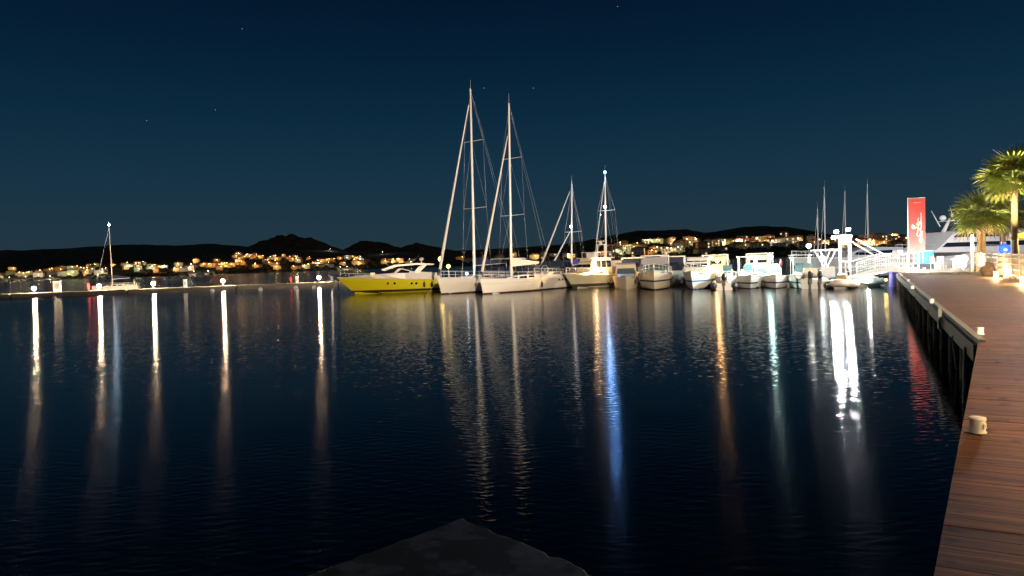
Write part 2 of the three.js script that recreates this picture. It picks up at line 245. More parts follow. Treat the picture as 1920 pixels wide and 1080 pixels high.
// fence with lamps at its foot
const mFence = mat([.62, .52, .36], .7), mWhite = mat([.78, .77, .74], .45), mWarmBulb = glow([1, .76, .42], 26), mBlack = mat([.02, .02, .022], .45), mSteel = mat([.6, .6, .6], .35, .9), mRubber = mat([.03, .03, .03], .7);
{
  const f = thing('timber_fence', 'pale timber fence of square posts and thin pickets along the deck', 'fence', onDeck(10, 4.3), deckTurn);
  for (let k = 0; k <= 15; k++) mk('post', box(.10, 1.2, .10, 0, .6, -k * 2), mFence, f);
  for (let k = 0; k < 15; k++) for (const y of [.16, .42, .68, .94, 1.12]) mk('rail', box(.04, y > 1 ? .07 : .035, 1.9, .0, y, -k * 2 - 1), mFence, f);
  for (let k = 0; k < 15; k++) for (let j = 1; j < 7; j++) mk('picket', box(.035, 1.04, .045, .04, .6, -k * 2 - j * 2 / 7), mFence, f);
  const mk1 = (s, t, label, group, cd = 52) => { const g = thing('deck_lamp', label, 'lamp', onDeck(s, t), deckTurn, group); mk('housing', [box(.2, .05, .2, 0, .025, 0), box(.2, .03, .2, 0, .30, 0), rod([.08, .05, .08], [.08, .3, .08], .012), rod([-.08, .05, -.08], [-.08, .3, -.08], .012), rod([.08, .05, -.08], [.08, .3, -.08], .012), rod([-.08, .05, .08], [-.08, .3, .08], .012)], mSteel, g); mk('lamp_bulb', ball(.085, 0, .17, 0, 1, 1.1, 1), mWarmBulb, g); lamp(g, [0, .17, 0], [1, .66, .30], cd, 4); return g; };
  mk1(20.6, 3.85, 'low square deck lamp at the fence foot nearest the blue round sign', undefined);
  mk1(27.4, 3.85, 'low square deck lamp at the fence foot beside the brown boulder', undefined);
  for (const s of [13.8, 7, .2, -6.6]) mk1(s, 3.85, 'low square deck lamp at the fence foot along the near part of the deck', 'near deck lamps', 26);
  const g = thing('globe_lamp', 'bright white globe lamp on a short post at the far fence end', 'lamp', onDeck(41, 3.9)); mk('post', rod([0, 0, 0], [0, .55, 0], .05), mSteel, g); mk('lamp_bulb', ball(.24, 0, .78, 0), glow([1, .86, .66], 9), g); lamp(g, [0, .78, 0], [1, .80, .52], 90, 10);
  const g2 = thing('globe_lamp', 'second bright globe lamp set lower on the pale paving beyond the fence', 'lamp', onDeck(44.5, 4.2)); mk('post', rod([0, 0, 0], [0, .1, 0], .05), mSteel, g2); mk('lamp_bulb', ball(.22, 0, .32, 0), glow([1, .86, .66], 9), g2); lamp(g2, [0, .32, 0], [1, .82, .58], 55, 10);
}

// ---------------------------------------------------------------- palms
{
  const R = rng(21), mLeaf = [[.17, .21, .04], [.23, .25, .05], [.14, .18, .04]].map((c) => mat(c, .6, 0, { transmission: .25 })), mDry = mat([.20, .14, .06], .9), mTrunk = mat([.20, .13, .08], .95);
  const blade = (a, l, w, droop) => { const p = [], ix = [], c = Math.cos(a), s = Math.sin(a), n = 5; for (let k = 0; k <= n; k++) { const f = k / n, ww = w * Math.sin(Math.PI * Math.min(.97, .16 + .84 * f)), y = -droop * f * f, r = l * f; p.push(r * c - s * ww, y + .02, r * s + c * ww, r * c + s * ww, y, r * s - c * ww); } for (let k = 0; k < n; k++) ix.push(2 * k, 2 * k + 2, 2 * k + 1, 2 * k + 1, 2 * k + 2, 2 * k + 3); const g = new THREE.BufferGeometry(); g.setIndex(ix); g.setAttribute('position', new THREE.Float32BufferAttribute(p, 3)); g.computeVertexNormals(); return g; };
  const frondGeo = [0, 1, 2].map((v) => { const l = [pipe([[0, 0, 0], [.35, .06, 0], [.8, .04, 0]], .018, 6, 5)]; for (let k = 0; k < 17; k++) { const a = (k / 16 - .5) * 4.1, q = .62 + .34 * Math.cos(a * .5) + .08 * R(); l.push(blade(a, q, .048, .10 + .22 * R() + .08 * v).translate(.78, .04, 0)); } return join(l); });
  const palm = (label, at, hTrunk, r0, size, n) => {
    const g = thing('palm_tree', label, 'palm tree', at, R() * 6, 'palm trees behind the fence');
    const prof = []; for (let k = 0; k <= 40; k++) { const f = k / 40; prof.push(new THREE.Vector2(r0 * (1.25 - .5 * Math.min(1, f * 3) + .2 * sstep(.8, 1, f)) * (1 + (k % 2 ? .09 : 0)), f * hTrunk)); } prof.push(new THREE.Vector2(0, hTrunk));
    mk('trunk', new THREE.LatheGeometry(prof, 14), mTrunk, g);
    const crown = new THREE.Group(); crown.name = 'crown'; crown.position.y = hTrunk; g.add(crown);
    for (let k = 0; k < n; k++) {
      const f = k / n, up = lerp(1.35, -.75, Math.pow(f, .9)) + (R() - .5) * .25, dry = f > .93, o = new THREE.Mesh(frondGeo[k % 3], dry ? mDry : mLeaf[Math.floor(R() * 3)]);
      o.name = 'frond'; const s = size * (.85 + .3 * R()); o.scale.setScalar(s); o.rotation.order = 'YZX'; o.rotation.set((R() - .5) * 1.2, k * 2.39996 + R() * .3, up); o.position.set(0, (R() - .5) * .25, 0); o.castShadow = o.receiveShadow = true; crown.add(o);
    }
  };
  palm('tall palm tree with a bare ringed trunk behind the timber fence', [29.5, 1.1, -40], 5.45, .21, 1.12, 50);
  palm('short bushy palm tree with a thick trunk by the fence end', [29.75, 1.1, -43.2], 3.45, .30, 1.08, 58);
  palm('darker palm tree half hidden between the tall and the short palm', [36.0, 1.1, -50.0], 3.6, .24, 1.1, 46);
}

// ---------------------------------------------------------------- things on the quay
{
  // banner
  const cv = document.createElement('canvas'); cv.width = 256; cv.height = 896; const c = cv.getContext('2d'); c.fillStyle = '#ee5a56'; c.fillRect(0, 0, 256, 896); c.strokeStyle = '#f4c3b8'; c.fillStyle = '#f4c3b8'; c.lineCap = 'round'; c.lineJoin = 'round';
  c.lineWidth = 10; c.beginPath(); c.moveTo(78, 70); c.lineTo(178, 70); c.stroke();
  const curve = (w, pts) => { c.lineWidth = w; c.beginPath(); c.moveTo(...pts[0]); for (let k = 1; k < pts.length - 1; k += 2) c.quadraticCurveTo(...pts[k], ...pts[k + 1]); c.stroke(); };
  curve(22, [[186, 250], [196, 330], [180, 420], [150, 470], [120, 430], [150, 380], [190, 400], [200, 470], [176, 540], [206, 570], [196, 640]]); curve(16, [[60, 430], [30, 470], [60, 500], [100, 510], [120, 470], [150, 520], [130, 580], [110, 620], [150, 640]]); curve(18, [[210, 560], [150, 600], [190, 660], [220, 700], [190, 740], [150, 720], [170, 680]]); curve(14, [[150, 330], [120, 380], [160, 400], [130, 500], [170, 520]]);
  c.beginPath(); c.arc(70, 470, 30, 0, 7); c.fill();
  const t = new THREE.CanvasTexture(cv); t.colorSpace = THREE.SRGBColorSpace;
  const b = thing('banner', 'tall red feather banner with pale script on a white pole', 'banner', [27.05, 1.1, -46.5], -.42);
  mk('pole', rod([0, 0, 0], [0, 5.02, 0], .035, .028, 10), mWhite, b); mk('top_arm', rod([0, 4.98, 0], [1.02, 4.98, 0], .018), mWhite, b);
  const g = new THREE.BoxGeometry(.98, 3.6, .012, 8, 20, 1), p = g.attributes.position; for (let i = 0; i < p.count; i++) { const x = p.getX(i), y = p.getY(i); p.setXYZ(i, x - (x > 0 ? x * .10 * (1.8 - y) / 3.6 : 0), y, p.getZ(i) + .05 * Math.sin(y * 1.7 + x * 3) + .02 * Math.sin(x * 9)); } g.computeVertexNormals();
  const cl = mk('cloth', g.translate(.54, 3.14, 0), mat([.95, .95, .95], .8, 0, { map: t }), b); void cl;
  mk('foot', [box(.9, .05, .12, 0, .03, 0), box(.12, .05, .9, 0, .03, 0), rod([.4, .05, 0], [0, .7, 0], .02), rod([-.4, .05, 0], [0, .7, 0], .02)], mWhite, b);
  // spot lamp that lights the banner
  const sl = thing('banner_spotlight', 'small white spotlight on the paving under the red banner', 'spotlight', [27.15, 1.1, -44.9]); mk('housing', box(.16, .16, .14, 0, .12, 0), mSteel, sl); mk('lamp_bulb', ball(.06, 0, .24, 0), glow([1, .9, .75], 8), sl); lamp(sl, [0, .26, 0], [1, .90, .82], 130, 4);
  // blue lit counter
  const k = thing('bar_counter', 'bar counter glowing bright blue behind the red banner', 'bar counter', [31.4, 1.1, -52], -.5); mk('body', box(1.3, .4, .6, 0, .2, 0), mBlack, k); mk('light_panel', box(1.25, .95, .55, 0, .88, 0), glow([.01, .30, .85], .95, [.05, .3, .6]), k); mk('top', box(1.5, .05, .75, 0, 1.385, 0), mWhite, k); mk('lamp_tube', rod([-.05, .5, .32], [-.05, 1.3, .32], .035), glow([.2, .8, 1], 5), k); lamp(k, [0, .9, .6], [.1, .55, 1], 9, 8);
  // chairs
  const ch = (label, at, turn) => { const g = thing('garden_chair', label, 'chair', at, turn, 'white chairs on the quay'); mk('seat', box(.44, .04, .44, 0, .45, 0), mWhite, g); mk('backrest', box(.44, .46, .04, 0, .72, -.21, -.16), mWhite, g); for (const x of [-.19, .19]) for (const z of [-.19, .19]) mk('leg', rod([x, 0, z], [x, .44, z], .018), mWhite, g); return g; };
  [[30.9, -49.8, .4], [31.8, -50.4, 2.1], [32.4, -49.6, -1.1], [33.2, -50.6, .9], [33.9, -51.4, 2.8]].forEach(([x, z, r]) => ch('white garden chair on the quay beside the blue glowing counter', [x, 1.1, z], r));
  const tb = thing('garden_table', 'round white garden table among the white chairs', 'table', [32.0, 1.1, -49.4]); mk('tabletop', new THREE.CylinderGeometry(.42, .42, .03, 24).translate(0, .73, 0), mWhite, tb); mk('leg', rod([0, 0, 0], [0, .72, 0], .035), mWhite, tb); mk('base', new THREE.CylinderGeometry(.24, .26, .03, 20).translate(0, .016, 0), mWhite, tb);
  // boulder
  const bo = new THREE.IcosahedronGeometry(.36, 4), bp = bo.attributes.position; for (let i = 0; i < bp.count; i++) { const v = V(bp.getX(i), bp.getY(i), bp.getZ(i)), q = .62 + .8 * fbm(v.x * 5 + 9 + v.z * 3, v.y * 5 + 5 - v.z * 2, 4); bp.setXYZ(i, v.x * q * .9, v.y * q * 1.1, v.z * q); } bo.computeVertexNormals();
  const br = mk('boulder', bo, mat([.15, .105, .085], .95)); br.position.set(...onDeck(30.2, 3.9, 1.40)); tag(br, 'rough brown boulder at the foot of the timber fence', 'boulder');
  // white gate posts
  for (const [x, z] of [[28.3, -42.0], [28.62, -42.3]]) { const g = thing('gate_post', 'slim white gate post beside the short palm', 'post', [x, 1.1, z], 0, 'white gate posts'); mk('shaft', box(.05, 2.25, .05, 0, 1.125, 0), mWhite, g); mk('cap', box(.07, .04, .07, 0, 2.27, 0), mWhite, g); }
  const wp = thing('flag_post', 'single white post right of the blue round sign', 'post', [27.15, 1.1, -37.0]); mk('shaft', box(.1, 1.8, .1, 0, .9, 0), mWhite, wp); mk('cap', box(.14, .04, .14, 0, 1.82, 0), mWhite, wp);
  // blue round sign on an easel
  const es = thing('sign_easel', 'round glowing blue sign on a white folding easel', 'sign', [26.0, 1.1, -36.0], -.5); for (const [x0, x1] of [[-.42, -.12], [.30, .05]]) mk('leg', rod([x0, 0, 0], [x1, 1.75, 0], .03), mWhite, es); mk('leg', rod([0, 0, -.6], [0, 1.7, -.02], .025), mWhite, es); mk('sign_disc', new THREE.CylinderGeometry(.27, .27, .05, 28).rotateX(Math.PI / 2).translate(0, 1.36, .07), glow([.02, .08, .9], .9, [.05, .1, .5]), es); mk('sign_mark', box(.13, .09, .02, .04, 1.33, .1), glow([.35, .7, 1], 2.5), es); lamp(es, [0, 1.36, .35], [.1, .25, 1], 2.5, 8);
  // yellow parasol
  const pa = thing('parasol', 'yellow lit parasol at the right beyond the palms', 'parasol', [30.6, 1.1, -40.2]); mk('pole', rod([0, 0, 0], [0, 2.3, 0], .03), mWhite, pa); mk('canopy', new THREE.ConeGeometry(1.25, .5, 8, 1, true).translate(0, 2.2, 0), mat([.75, .48, .06], .8, 0, { transmission: .4, side: THREE.DoubleSide }), pa); mk('lamp_bulb', ball(.09, 0, 1.9, .12), glow([1, .7, .25], 16), pa); lamp(pa, [0, 1.9, .12], [1, .68, .25], 130, 4);
}

// ---------------------------------------------------------------- floodlight masts and promenade lamps out of the frame, one added to light the yacht
function flood(label, at, h, aims) {
  const g = thing('floodlight_mast', label, 'floodlight', at, 0, 'quay floodlights'); mk('mast', rod([0, 0, 0], [0, h, 0], .14, .08, 10), mSteel, g);
  for (const [tx, ty, tz, ang, pen, cd, col] of aims) {
    const d = V(tx - at[0], ty - at[1] - h, tz - at[2]).normalize(), head = new THREE.Group(); head.name = 'lamp_head'; head.position.set(d.x * .3, h + .1, d.z * .3); head.quaternion.setFromUnitVectors(V(0, 0, 1), d); g.add(head);
    mk('housing', box(.5, .36, .2, 0, 0, -.12), mBlack, head); mk('lamp_glass', box(.42, .28, .02, 0, 0, -.005), glow(col, 8), head);
    const s = new THREE.SpotLight(new THREE.Color(...col), cd, 0, ang, pen); s.name = 'flood_light'; s.position.set(0, 0, .05); s.target.position.set(0, 0, 10); s.castShadow = true; s.shadow.radius = 8; head.add(s, s.target);
  }
}
flood('tall steel floodlight mast on the quay behind the deck aimed at the moored boats', [9, 1.1, 16], 9, [[-8, 5, -66, .36, .7, 13000, [1, .76, .52]], [8, 4, -62, .36, .7, 8500, [1, .78, .54]], [20, 1.5, -52, .20, .8, 6000, [1, .90, .76]]]);
{
  const y = thing('unseen_promenade_lamp', 'tall cool white lamp added out of view to light the white motor yacht', 'street lamp', [47.5, 1.1, -58]); mk('post', rod([0, 0, 0], [0, 7, 0], .08, .05), mBlack, y); mk('lamp_bulb', ball(.23, 0, 7.2, 0), glow([.95, .92, 1], 20), y); lamp(y, [0, 7.2, 0], [.95, .90, 1], 800, 10);  // unseen lamp, added to brighten the white yacht
  const up = (label, at, aim) => { const g = thing('ground_spotlight', label, 'spotlight', at), d = V(aim[0] - at[0], aim[1] - at[1], aim[2] - at[2]).normalize(), head = new THREE.Group(); head.name = 'lamp_head'; head.position.set(0, .22, 0); head.quaternion.setFromUnitVectors(V(0, 0, 1), d); g.add(head); mk('foot', new THREE.CylinderGeometry(.09, .11, .06, 16).translate(0, .03, 0), mBlack, g); mk('stem', rod([0, .05, 0], [0, .2, 0], .02), mBlack, g); mk('housing', new THREE.CylinderGeometry(.1, .08, .18, 16).rotateX(Math.PI / 2).translate(0, 0, -.08), mBlack, head); mk('lamp_glass', new THREE.CylinderGeometry(.085, .085, .02, 16).rotateX(Math.PI / 2).translate(0, 0, .005), glow([1, .85, .45], 8), head); const l = new THREE.SpotLight(new THREE.Color(1, .86, .44), 1500, 0, .42, .5); l.name = 'palm_spot'; l.position.set(0, 0, .05); l.target.position.set(0, 0, 5); l.castShadow = true; l.shadow.radius = 4; head.add(l, l.target); };
  up('ground spotlight aimed up into the short palm', [27.6, 1.1, -39.9], [29.7, 4.9, -43.2]); up('ground spotlight aimed up into the tall palm', [27.4, 1.1, -37.3], [29.5, 6.9, -40]);
  for (const [q, cd] of [[-11, 470], [-6.5, 400], [1.5, 40], [8.5, 40]]) {
    const g = thing('unseen_promenade_lamp', 'unseen black promenade post whose added shade holds its light on the near deck', 'street lamp', onDeck(q, 4.05), deckTurn, 'shaded promenade lamps'); mk('post', rod([0, 0, 0], [0, 3.5, 0], .06, .045), mBlack, g); mk('arm', rod([0, 3.45, 0], [-.6, 3.5, 0], .03), mBlack, g); mk('added_lamp_shade', new THREE.CylinderGeometry(.1, .3, .2, 20, 1, true).translate(-.6, 3.42, 0), mBlack, g); mk('lamp_bulb', ball(.09, -.6, 3.38, 0), glow([1, .72, .42], 14), g);
    const l = new THREE.SpotLight(new THREE.Color(1, .64, .26), cd, 0, 1.02, .45); l.name = 'down_light'; l.position.set(-.6, 3.27, 0); l.target.position.set(-.75, 0, 0); l.castShadow = true; l.shadow.radius = 6; g.add(l, l.target);  // unseen deck lamps; shade and cone added to keep light off the concrete block
  }
}

// ---------------------------------------------------------------- boats
const mGlass = mat([.015, .02, .025], .06, 0, { clearcoat: 1 }), mTint = mat([.09, .14, .15], .1, 0, { clearcoat: .6 }), mWhiteGel = mat([.74, .71, .66], .28, 0, { clearcoat: .4 }), mCream = mat([.70, .62, .48], .35, 0, { clearcoat: .3 }), mDeck = mat([.62, .60, .55], .7), mTeak = mat([.36, .24, .13], .8), mNavy = mat([.018, .025, .06], .85), mGreyCanvas = mat([.42, .40, .40], .9), mBeige = mat([.62, .52, .38], .9), mPurple = mat([.14, .06, .32], .9), mYellow = mat([.60, .54, .012], .25, 0, { clearcoat: .6 }), mAlu = mat([.72, .70, .66], .4, .25), mSailCloth = mat([.68, .66, .62], .8), mAnti = mat([.03, .012, .008], .7), mBlueAnti = mat([.04, .12, .26], .7), mWood = mat([.30, .16, .07], .5), mGreyHull = mat([.34, .35, .35], .35), mTealPaint = mat([.10, .28, .26], .5), mRed = mat([.24, .02, .022], .7), mRope = mat([.5, .46, .38], .9);
function hullShape(o) {
  const { L, B, fs, fb, draft = .35, full = 2.3, rake = .9, chine = .82, trans = .15, stern = .9, sharp = .95 } = o;
  const half = (u) => B / 2 * Math.pow(Math.max(0, 1 - Math.pow(Math.max(0, (u - .38) / .62), full)), sharp) * (stern + (1 - stern) * Math.min(1, u / .38));
  const sheer = (u) => fs + (fb - fs) * Math.pow(u, 1.7) + (o.spring ?? 0) * (1 - u) * (1 - u);
  const at = (u, v, s, off = 0) => {
    const y = -draft * (1 - .9 * Math.pow(u, 5)) * (1 - v) + (sheer(u) + 0) * v, vy = clamp((y + draft) / (sheer(u) + draft), 0, 1);
    const w = vy < .22 ? chine * vy / .22 * (1 - .25 * u * u) : lerp(chine * (1 - .42 * u * u), 1, Math.pow((vy - .22) / .78, .75));
    return [-L / 2 + u * (L - rake) + rake * Math.pow(u, 5) * Math.pow(vy, 1.1) - trans * (1 - vy) * -Math.pow(1 - u, 6), y, s * (half(u) * w + off * (u < 1 ? 1 : .2))];
  };
  return { half, sheer, at, L, B, draft };
}
function hullGeo(h, v0 = 0, v1 = 1, off = 0, nu = 30, nv = 9, cap = true) {
  const l = [grid(nu, nv, (u, v) => h.at(u, lerp(v0, v1, v), 1, off), true), grid(nu, nv, (u, v) => h.at(u, lerp(v0, v1, v), -1, off))];
  if (cap) l.push(grid(4, nv, (a, v) => { const p = h.at(0, lerp(v0, v1, v), 1, off); return [p[0], p[1], p[2] * (1 - 2 * a)]; }), grid(nu, 2, (u, a) => { const p = h.at(u, v1, 1, off); return [p[0], p[1] - .03, p[2] * (1 - 2 * a)]; }));
  return l;
}
const band = (h, y0, y1, off = .012) => { const l = []; for (const s of [1, -1]) l.push(grid(30, 2, (u, v) => { const top = h.sheer(u), bot = -h.draft * (1 - .9 * Math.pow(u, 5)), y = lerp(y0, y1, v); return h.at(u, clamp((y - bot) / (top - bot), 0, 1), s, off); }, s > 0)); return l; };
function rails(h, u0, u1, hgt, n, inset = .06) {
  const l = [];
  for (const s of [1, -1]) { const top = []; for (let k = 0; k <= n; k++) { const u = lerp(u0, u1, k / n), p = h.at(u, 1, s), q = [p[0] - (u > .97 ? inset : 0), p[1] + hgt, p[2] - s * Math.min(inset, Math.abs(p[2]))]; top.push(q); l.push(rod([q[0], p[1] - .05, q[2]], q, .014, .014, 5)); } l.push(pipe(top, .016, 20, 5)); if (hgt > .5) l.push(pipe(top.map((q) => [q[0], q[1] - hgt * .5, q[2]]), .009, 20, 4)); }
  if (u1 > .96) { const a = h.at(u1, 1, 1), x = a[0] - inset, y = a[1] + hgt, z = Math.max(.02, Math.abs(a[2]) - inset); l.push(rod([x, y, z], [x, y, -z], .016)); }
  return l;
}
function gunwale(h, r = .035) { return [1, -1].map((s) => { const p = []; for (let k = 0; k <= 16; k++) p.push(h.at(k / 16, 1, s)); return pipe(p, r, 34, 5); }); }
function fender(boat, h, u, s, m = mRubber) { const p = h.at(u, 1, s), z = p[2] + s * .13; mk('fender', [ball(.12, p[0], p[1] - .55, z, 1, 2.4, 1), rod([p[0], p[1] - .3, z], [p[0], p[1] + .02, p[2] - s * .02], .012)], m, boat); }
function outboard(boat, x, y, z, sc = 1, m = mBlack) { mk('outboard_motor', [ball(.26 * sc, x - .25 * sc, y + .42 * sc, z, 1.15, 1.2, .8), box(.24 * sc, .5 * sc, .2 * sc, x - .22 * sc, y + .0, z), box(.16 * sc, .7 * sc, .09 * sc, x - .22 * sc, y - .45 * sc, z), box(.25 * sc, .1 * sc, .22 * sc, x - .02, y + .1, z)], m, boat); }
function moor(name, label, category, [bx, bz], [hx, hz], L, group) { const n = Math.hypot(hx, hz); hx /= n; hz /= n; return thing(name, label, category, [bx - hx * L / 2, 0, bz - hz * L / 2], facing(hx, hz), group); }
const masthead = (boat, p, col, s, cd, r = .12) => { mk('mast_light', ball(r, ...p), glow(col, s), boat); lamp(boat, p, col, cd, 6); };

// yellow sports motor yacht
{
  const L = 10.7, b = moor('motor_yacht', 'bright yellow sports motor yacht with white cabin and radar arch', 'motor yacht', [-17.2, -67.2], [-.975, .22], L);
  const h = hullShape({ L, B: 3.6, fs: 1.22, fb: 1.72, draft: .3, rake: 1.9, full: 2.1, chine: .86, spring: .05 });
  const hull = mk('hull', hullGeo(h), mYellow, b); mk('boot_stripe', band(h, -.05, .38), mAnti, hull); mk('rub_rail', gunwale(h, .05), mCream, hull); mk('mooring_line', rod([5.3, 1.6, 0], [6.1, -.3, .3], .014), mRope, b);
  mk('foredeck', prism([[-1.2, 1.28], [4.9, 1.66], [3.2, 1.86], [.9, 1.92], [-1.2, 1.92]], (x) => 1.52 * Math.pow(Math.max(.03, 1 - Math.pow(Math.max(0, (x + 1.2) / 6.2), 2)), .8)), mWhiteGel, b);
  const tap = (x, y) => 1.34 - (y - 1.3) * .30;
  const cab = mk('cabin', prism([[-4.4, 1.2], [1.6, 1.5], [2.2, 1.75], [.6, 2.30], [-1.0, 2.42], [-2.0, 2.1], [-4.4, 1.9]], tap), mWhiteGel, b);
  mk('windscreen', prism([[1.75, 1.92], [.55, 2.34], [-.6, 2.42], [-.1, 1.98]], (x, y) => tap(x, y) + .012), mGlass, cab);
  mk('side_window', prism([[-.4, 1.98], [-.9, 2.34], [-1.7, 2.12], [-1.6, 1.96]], (x, y) => tap(x, y) + .014), mGlass, cab);
  mk('hardtop', prism([[1.1, 2.36], [-.2, 2.78], [-2.4, 2.92], [-4.1, 2.78], [-4.2, 2.66], [-2.4, 2.72], [-.4, 2.62], [.9, 2.28]], (x, y) => 1.20), mWhiteGel, b);
  for (const s of [1, -1]) { mk('roof_strut', prism([[-2.6, 1.9], [-2.2, 1.9], [-3.0, 2.75], [-3.5, 2.75]], .05).translate(0, 0, s * 1.12), mWhiteGel, b); mk('roof_strut', rod([.75, 2.25, s * 1.05], [-.6, 2.7, s * 1.12], .05), mWhiteGel, b); }
  mk('radar_dome', [ball(.24, -3.0, 3.28, 0, 1, .8, 1), rod([-3.0, 2.86, 0], [-3.0, 3.2, 0], .08, .06)], mCream, b);
  mk('antenna', rod([-1.6, 2.85, .6], [-.6, 3.6, .6], .02, .01), mAlu, b); mk('antenna', rod([-1.8, 2.85, -.6], [-2.7, 3.6, -.7], .02, .01), mAlu, b); mk('antenna', rod([.2, 2.7, .3], [.8, 3.15, .3], .02, .01), mAlu, b);
  mk('bow_rail', rails(h, .55, .985, .42, 8), mAlu, b);
  mk('cockpit_seat', box(1.6, .4, 2.2, -3.9, 1.35, 0), mCream, b); mk('swim_platform', box(.9, .12, 2.9, -5.6, .38, 0), mTeak, b); mk('yellow_vent', box(.45, .4, .12, 1.9, 1.9, -1.05), mYellow, b);
  for (const u of [.35, .40, .58, .645]) { const p = h.at(u, .74, 1); mk('porthole', new THREE.CylinderGeometry(.12, .12, .06, 16).rotateX(Math.PI / 2).translate(p[0], p[1], p[2] + .005), mGlass, hull); const q = h.at(u, .74, -1); mk('porthole', new THREE.CylinderGeometry(.12, .12, .06, 16).rotateX(Math.PI / 2).translate(q[0], q[1], q[2] - .005), mGlass, hull); }
  fender(b, h, .18, 1); fender(b, h, .265, 1); fender(b, h, .01, 1); fender(b, h, .18, -1); fender(b, h, .265, -1); fender(b, h, .01, -1);
}
// sailing yachts
function sailboat(o) {
  const b = moor(o.name ?? 'sailing_yacht', o.label, 'sailing yacht', o.bow, o.head, o.L, o.group), { L, B, H } = o, k = L / 12, fb = o.fb ?? 1.45 * k, fs = o.fs ?? 1.12 * k;
  const h = hullShape({ L, B, fs, fb, draft: .35, rake: .5 * k, full: 2.0, chine: .66, sharp: .9, stern: .8 }), hullM = o.hull ?? mWhiteGel;
  const hull = mk('hull', hullGeo(h), hullM, b); mk('boot_stripe', band(h, -.04, .12), o.anti ?? mAnti, hull); mk('toe_rail', gunwale(h, .03), mAlu, hull); if (o.stripe) mk('hull_stripe', band(h, fs - .2, fs - .12, .01), o.stripe, hull);
  const y0 = fs - .06, hw = (x, y) => B * (.27 - .05 * Math.max(0, (x - .5) / (L * .3))) - (y - y0) * .35, roof = [[-L * .16, y0], [L * .31, y0 + (fb - fs) * .6], [L * .24, y0 + .34], [L * .06, y0 + .50], [-L * .16, y0 + .55]];
  const coach = mk('coachroof', prism(roof, hw), mWhiteGel, b);
  for (const [a, c] of [[-.12, -.02], [0, .10], [.12, .19]]) mk('window', prism([[L * a, y0 + .20], [L * c, y0 + .24], [L * c - .08, y0 + .40 - (a > .1 ? .06 : 0)], [L * a + .05, y0 + .42 - (a > .1 ? .06 : 0)]], (x, y) => hw(x, y) + .012), mGlass, coach);
  mk('cockpit_coaming', prism([[-L * .47, y0], [-L * .16, y0], [-L * .16, y0 + .42], [-L * .45, y0 + .25]], B * .33), mDeck, b);
  if (o.hood) { const hood = mk('sprayhood', prism([[-L * .17, y0 + .4], [-L * .03, y0 + .52], [-L * .10, y0 + 1.05], [-L * .19, y0 + 1.12]], (x, y) => B * .27 - (y - y0) * .12), o.hood, b); mk('sprayhood_window', prism([[-L * .045, y0 + .60], [-L * .095, y0 + .98], [-L * .115, y0 + .98], [-L * .06, y0 + .58]], (x, y) => B * .20), mTint, hood); }
  if (o.bimini) { mk('bimini', prism([[-L * .44, y0 + 1.85], [-L * .22, y0 + 1.88], [-L * .24, y0 + 1.98], [-L * .42, y0 + 1.96]], B * .32), o.bimini, b); for (const s of [1, -1]) for (const x of [-.43, -.24]) mk('bimini_frame', rod([L * x, y0 + .2, s * B * .31], [L * x, y0 + 1.88, s * B * .31], .015), mAlu, b); }
  const mx = L * .5 - o.J, rk = o.rakeback ?? .25, top = [mx - rk, H, 0], my = (f) => [lerp(mx, mx - rk, f), lerp(y0 + .45, H, f), 0];
  const mast = mk('mast', rod(my(0), top, .13 * k, .085 * k, 12), mAlu, b); mk('mast_antenna', rod(top, [top[0] - .05, H + .9, 0], .015, .008), mAlu, mast);
  const bl = o.boom ?? L * .38, boom = mk('boom', rod([mx, y0 + 1.35, 0], [mx - bl, y0 + 1.5, 0], .07, .06), mAlu, b); if (o.cover) mk('sail_cover', prism([[mx - .1, y0 + 1.4], [mx - bl, y0 + 1.5], [mx - bl, y0 + 1.65], [mx - bl * .5, y0 + 1.85], [mx - .15, y0 + 2.05]], .16), o.cover, boom);
  const ft = my(o.frac ?? .97), stem = [L * .5 - .15, fb + .05, 0], lo = [lerp(stem[0], ft[0], .04), lerp(stem[1], ft[1], .04), 0], hi = [lerp(stem[0], ft[0], .94), lerp(stem[1], ft[1], .94), 0];
  mk('forestay', rod(stem, ft, .012, .012, 5), mSteel, b); const gen = mk('furled_genoa', rod(lo, hi, (o.furl ?? .10) * k, .045 * k, 10), mSailCloth, b); mk('furler_drum', rod([lo[0] - .02, lo[1] - .3, 0], lo, .10, .10), mBlack, gen);
  const wire = (a, c) => { if (!o.bare) mk('stay', rod(a, c, .0065, .0065, 5), mSteel, b); }; wire(top, [-L * .48, fs, .25]); wire(top, [-L * .48, fs, -.25]);
  for (const f of o.bare ? [] : o.spreaders ?? [.36, .68]) for (const s of [1, -1]) { const p = my(f), w = B * .36 * (1.15 - f * .5); mk('spreader', rod(p, [p[0] - .3, p[1] + .06, s * w], .03, .02, 6), mAlu, mast); }
  for (const s of [1, -1]) { const [f1, f2] = o.spreaders ?? [.36, .68], w = (f) => { const p = my(f); return [p[0] - .3, p[1] + .06, s * B * .36 * (1.15 - f * .5)]; }, cp = [mx - .35, fs, s * B * .45]; wire(cp, w(f1)); wire(w(f1), w(f2 ?? f1)); wire(w(f2 ?? f1), my(.97)); wire([mx + .2, fs, s * B * .42], my(f1)); wire(w(f1), my(f2 ?? .9)); }
  mk('guard_rail', rails(h, .04, .98, .58, 10), mAlu, b); mk('mooring_line', rod([L * .5 - .2, fb, 0], [L * .5 + 1.2, -.3, .5], .012), mRope, b);
  mk('steering_wheel', [new THREE.TorusGeometry(.42, .02, 6, 24).rotateY(Math.PI / 2).translate(-L * .38, y0 + .85, 0), rod([-L * .38, y0, 0], [-L * .38, y0 + .9, 0], .06)], mAlu, b);
  for (const u of o.fenders ?? []) { fender(b, h, u, 1); fender(b, h, u, -1); }
  return { b, h, my, top };
}
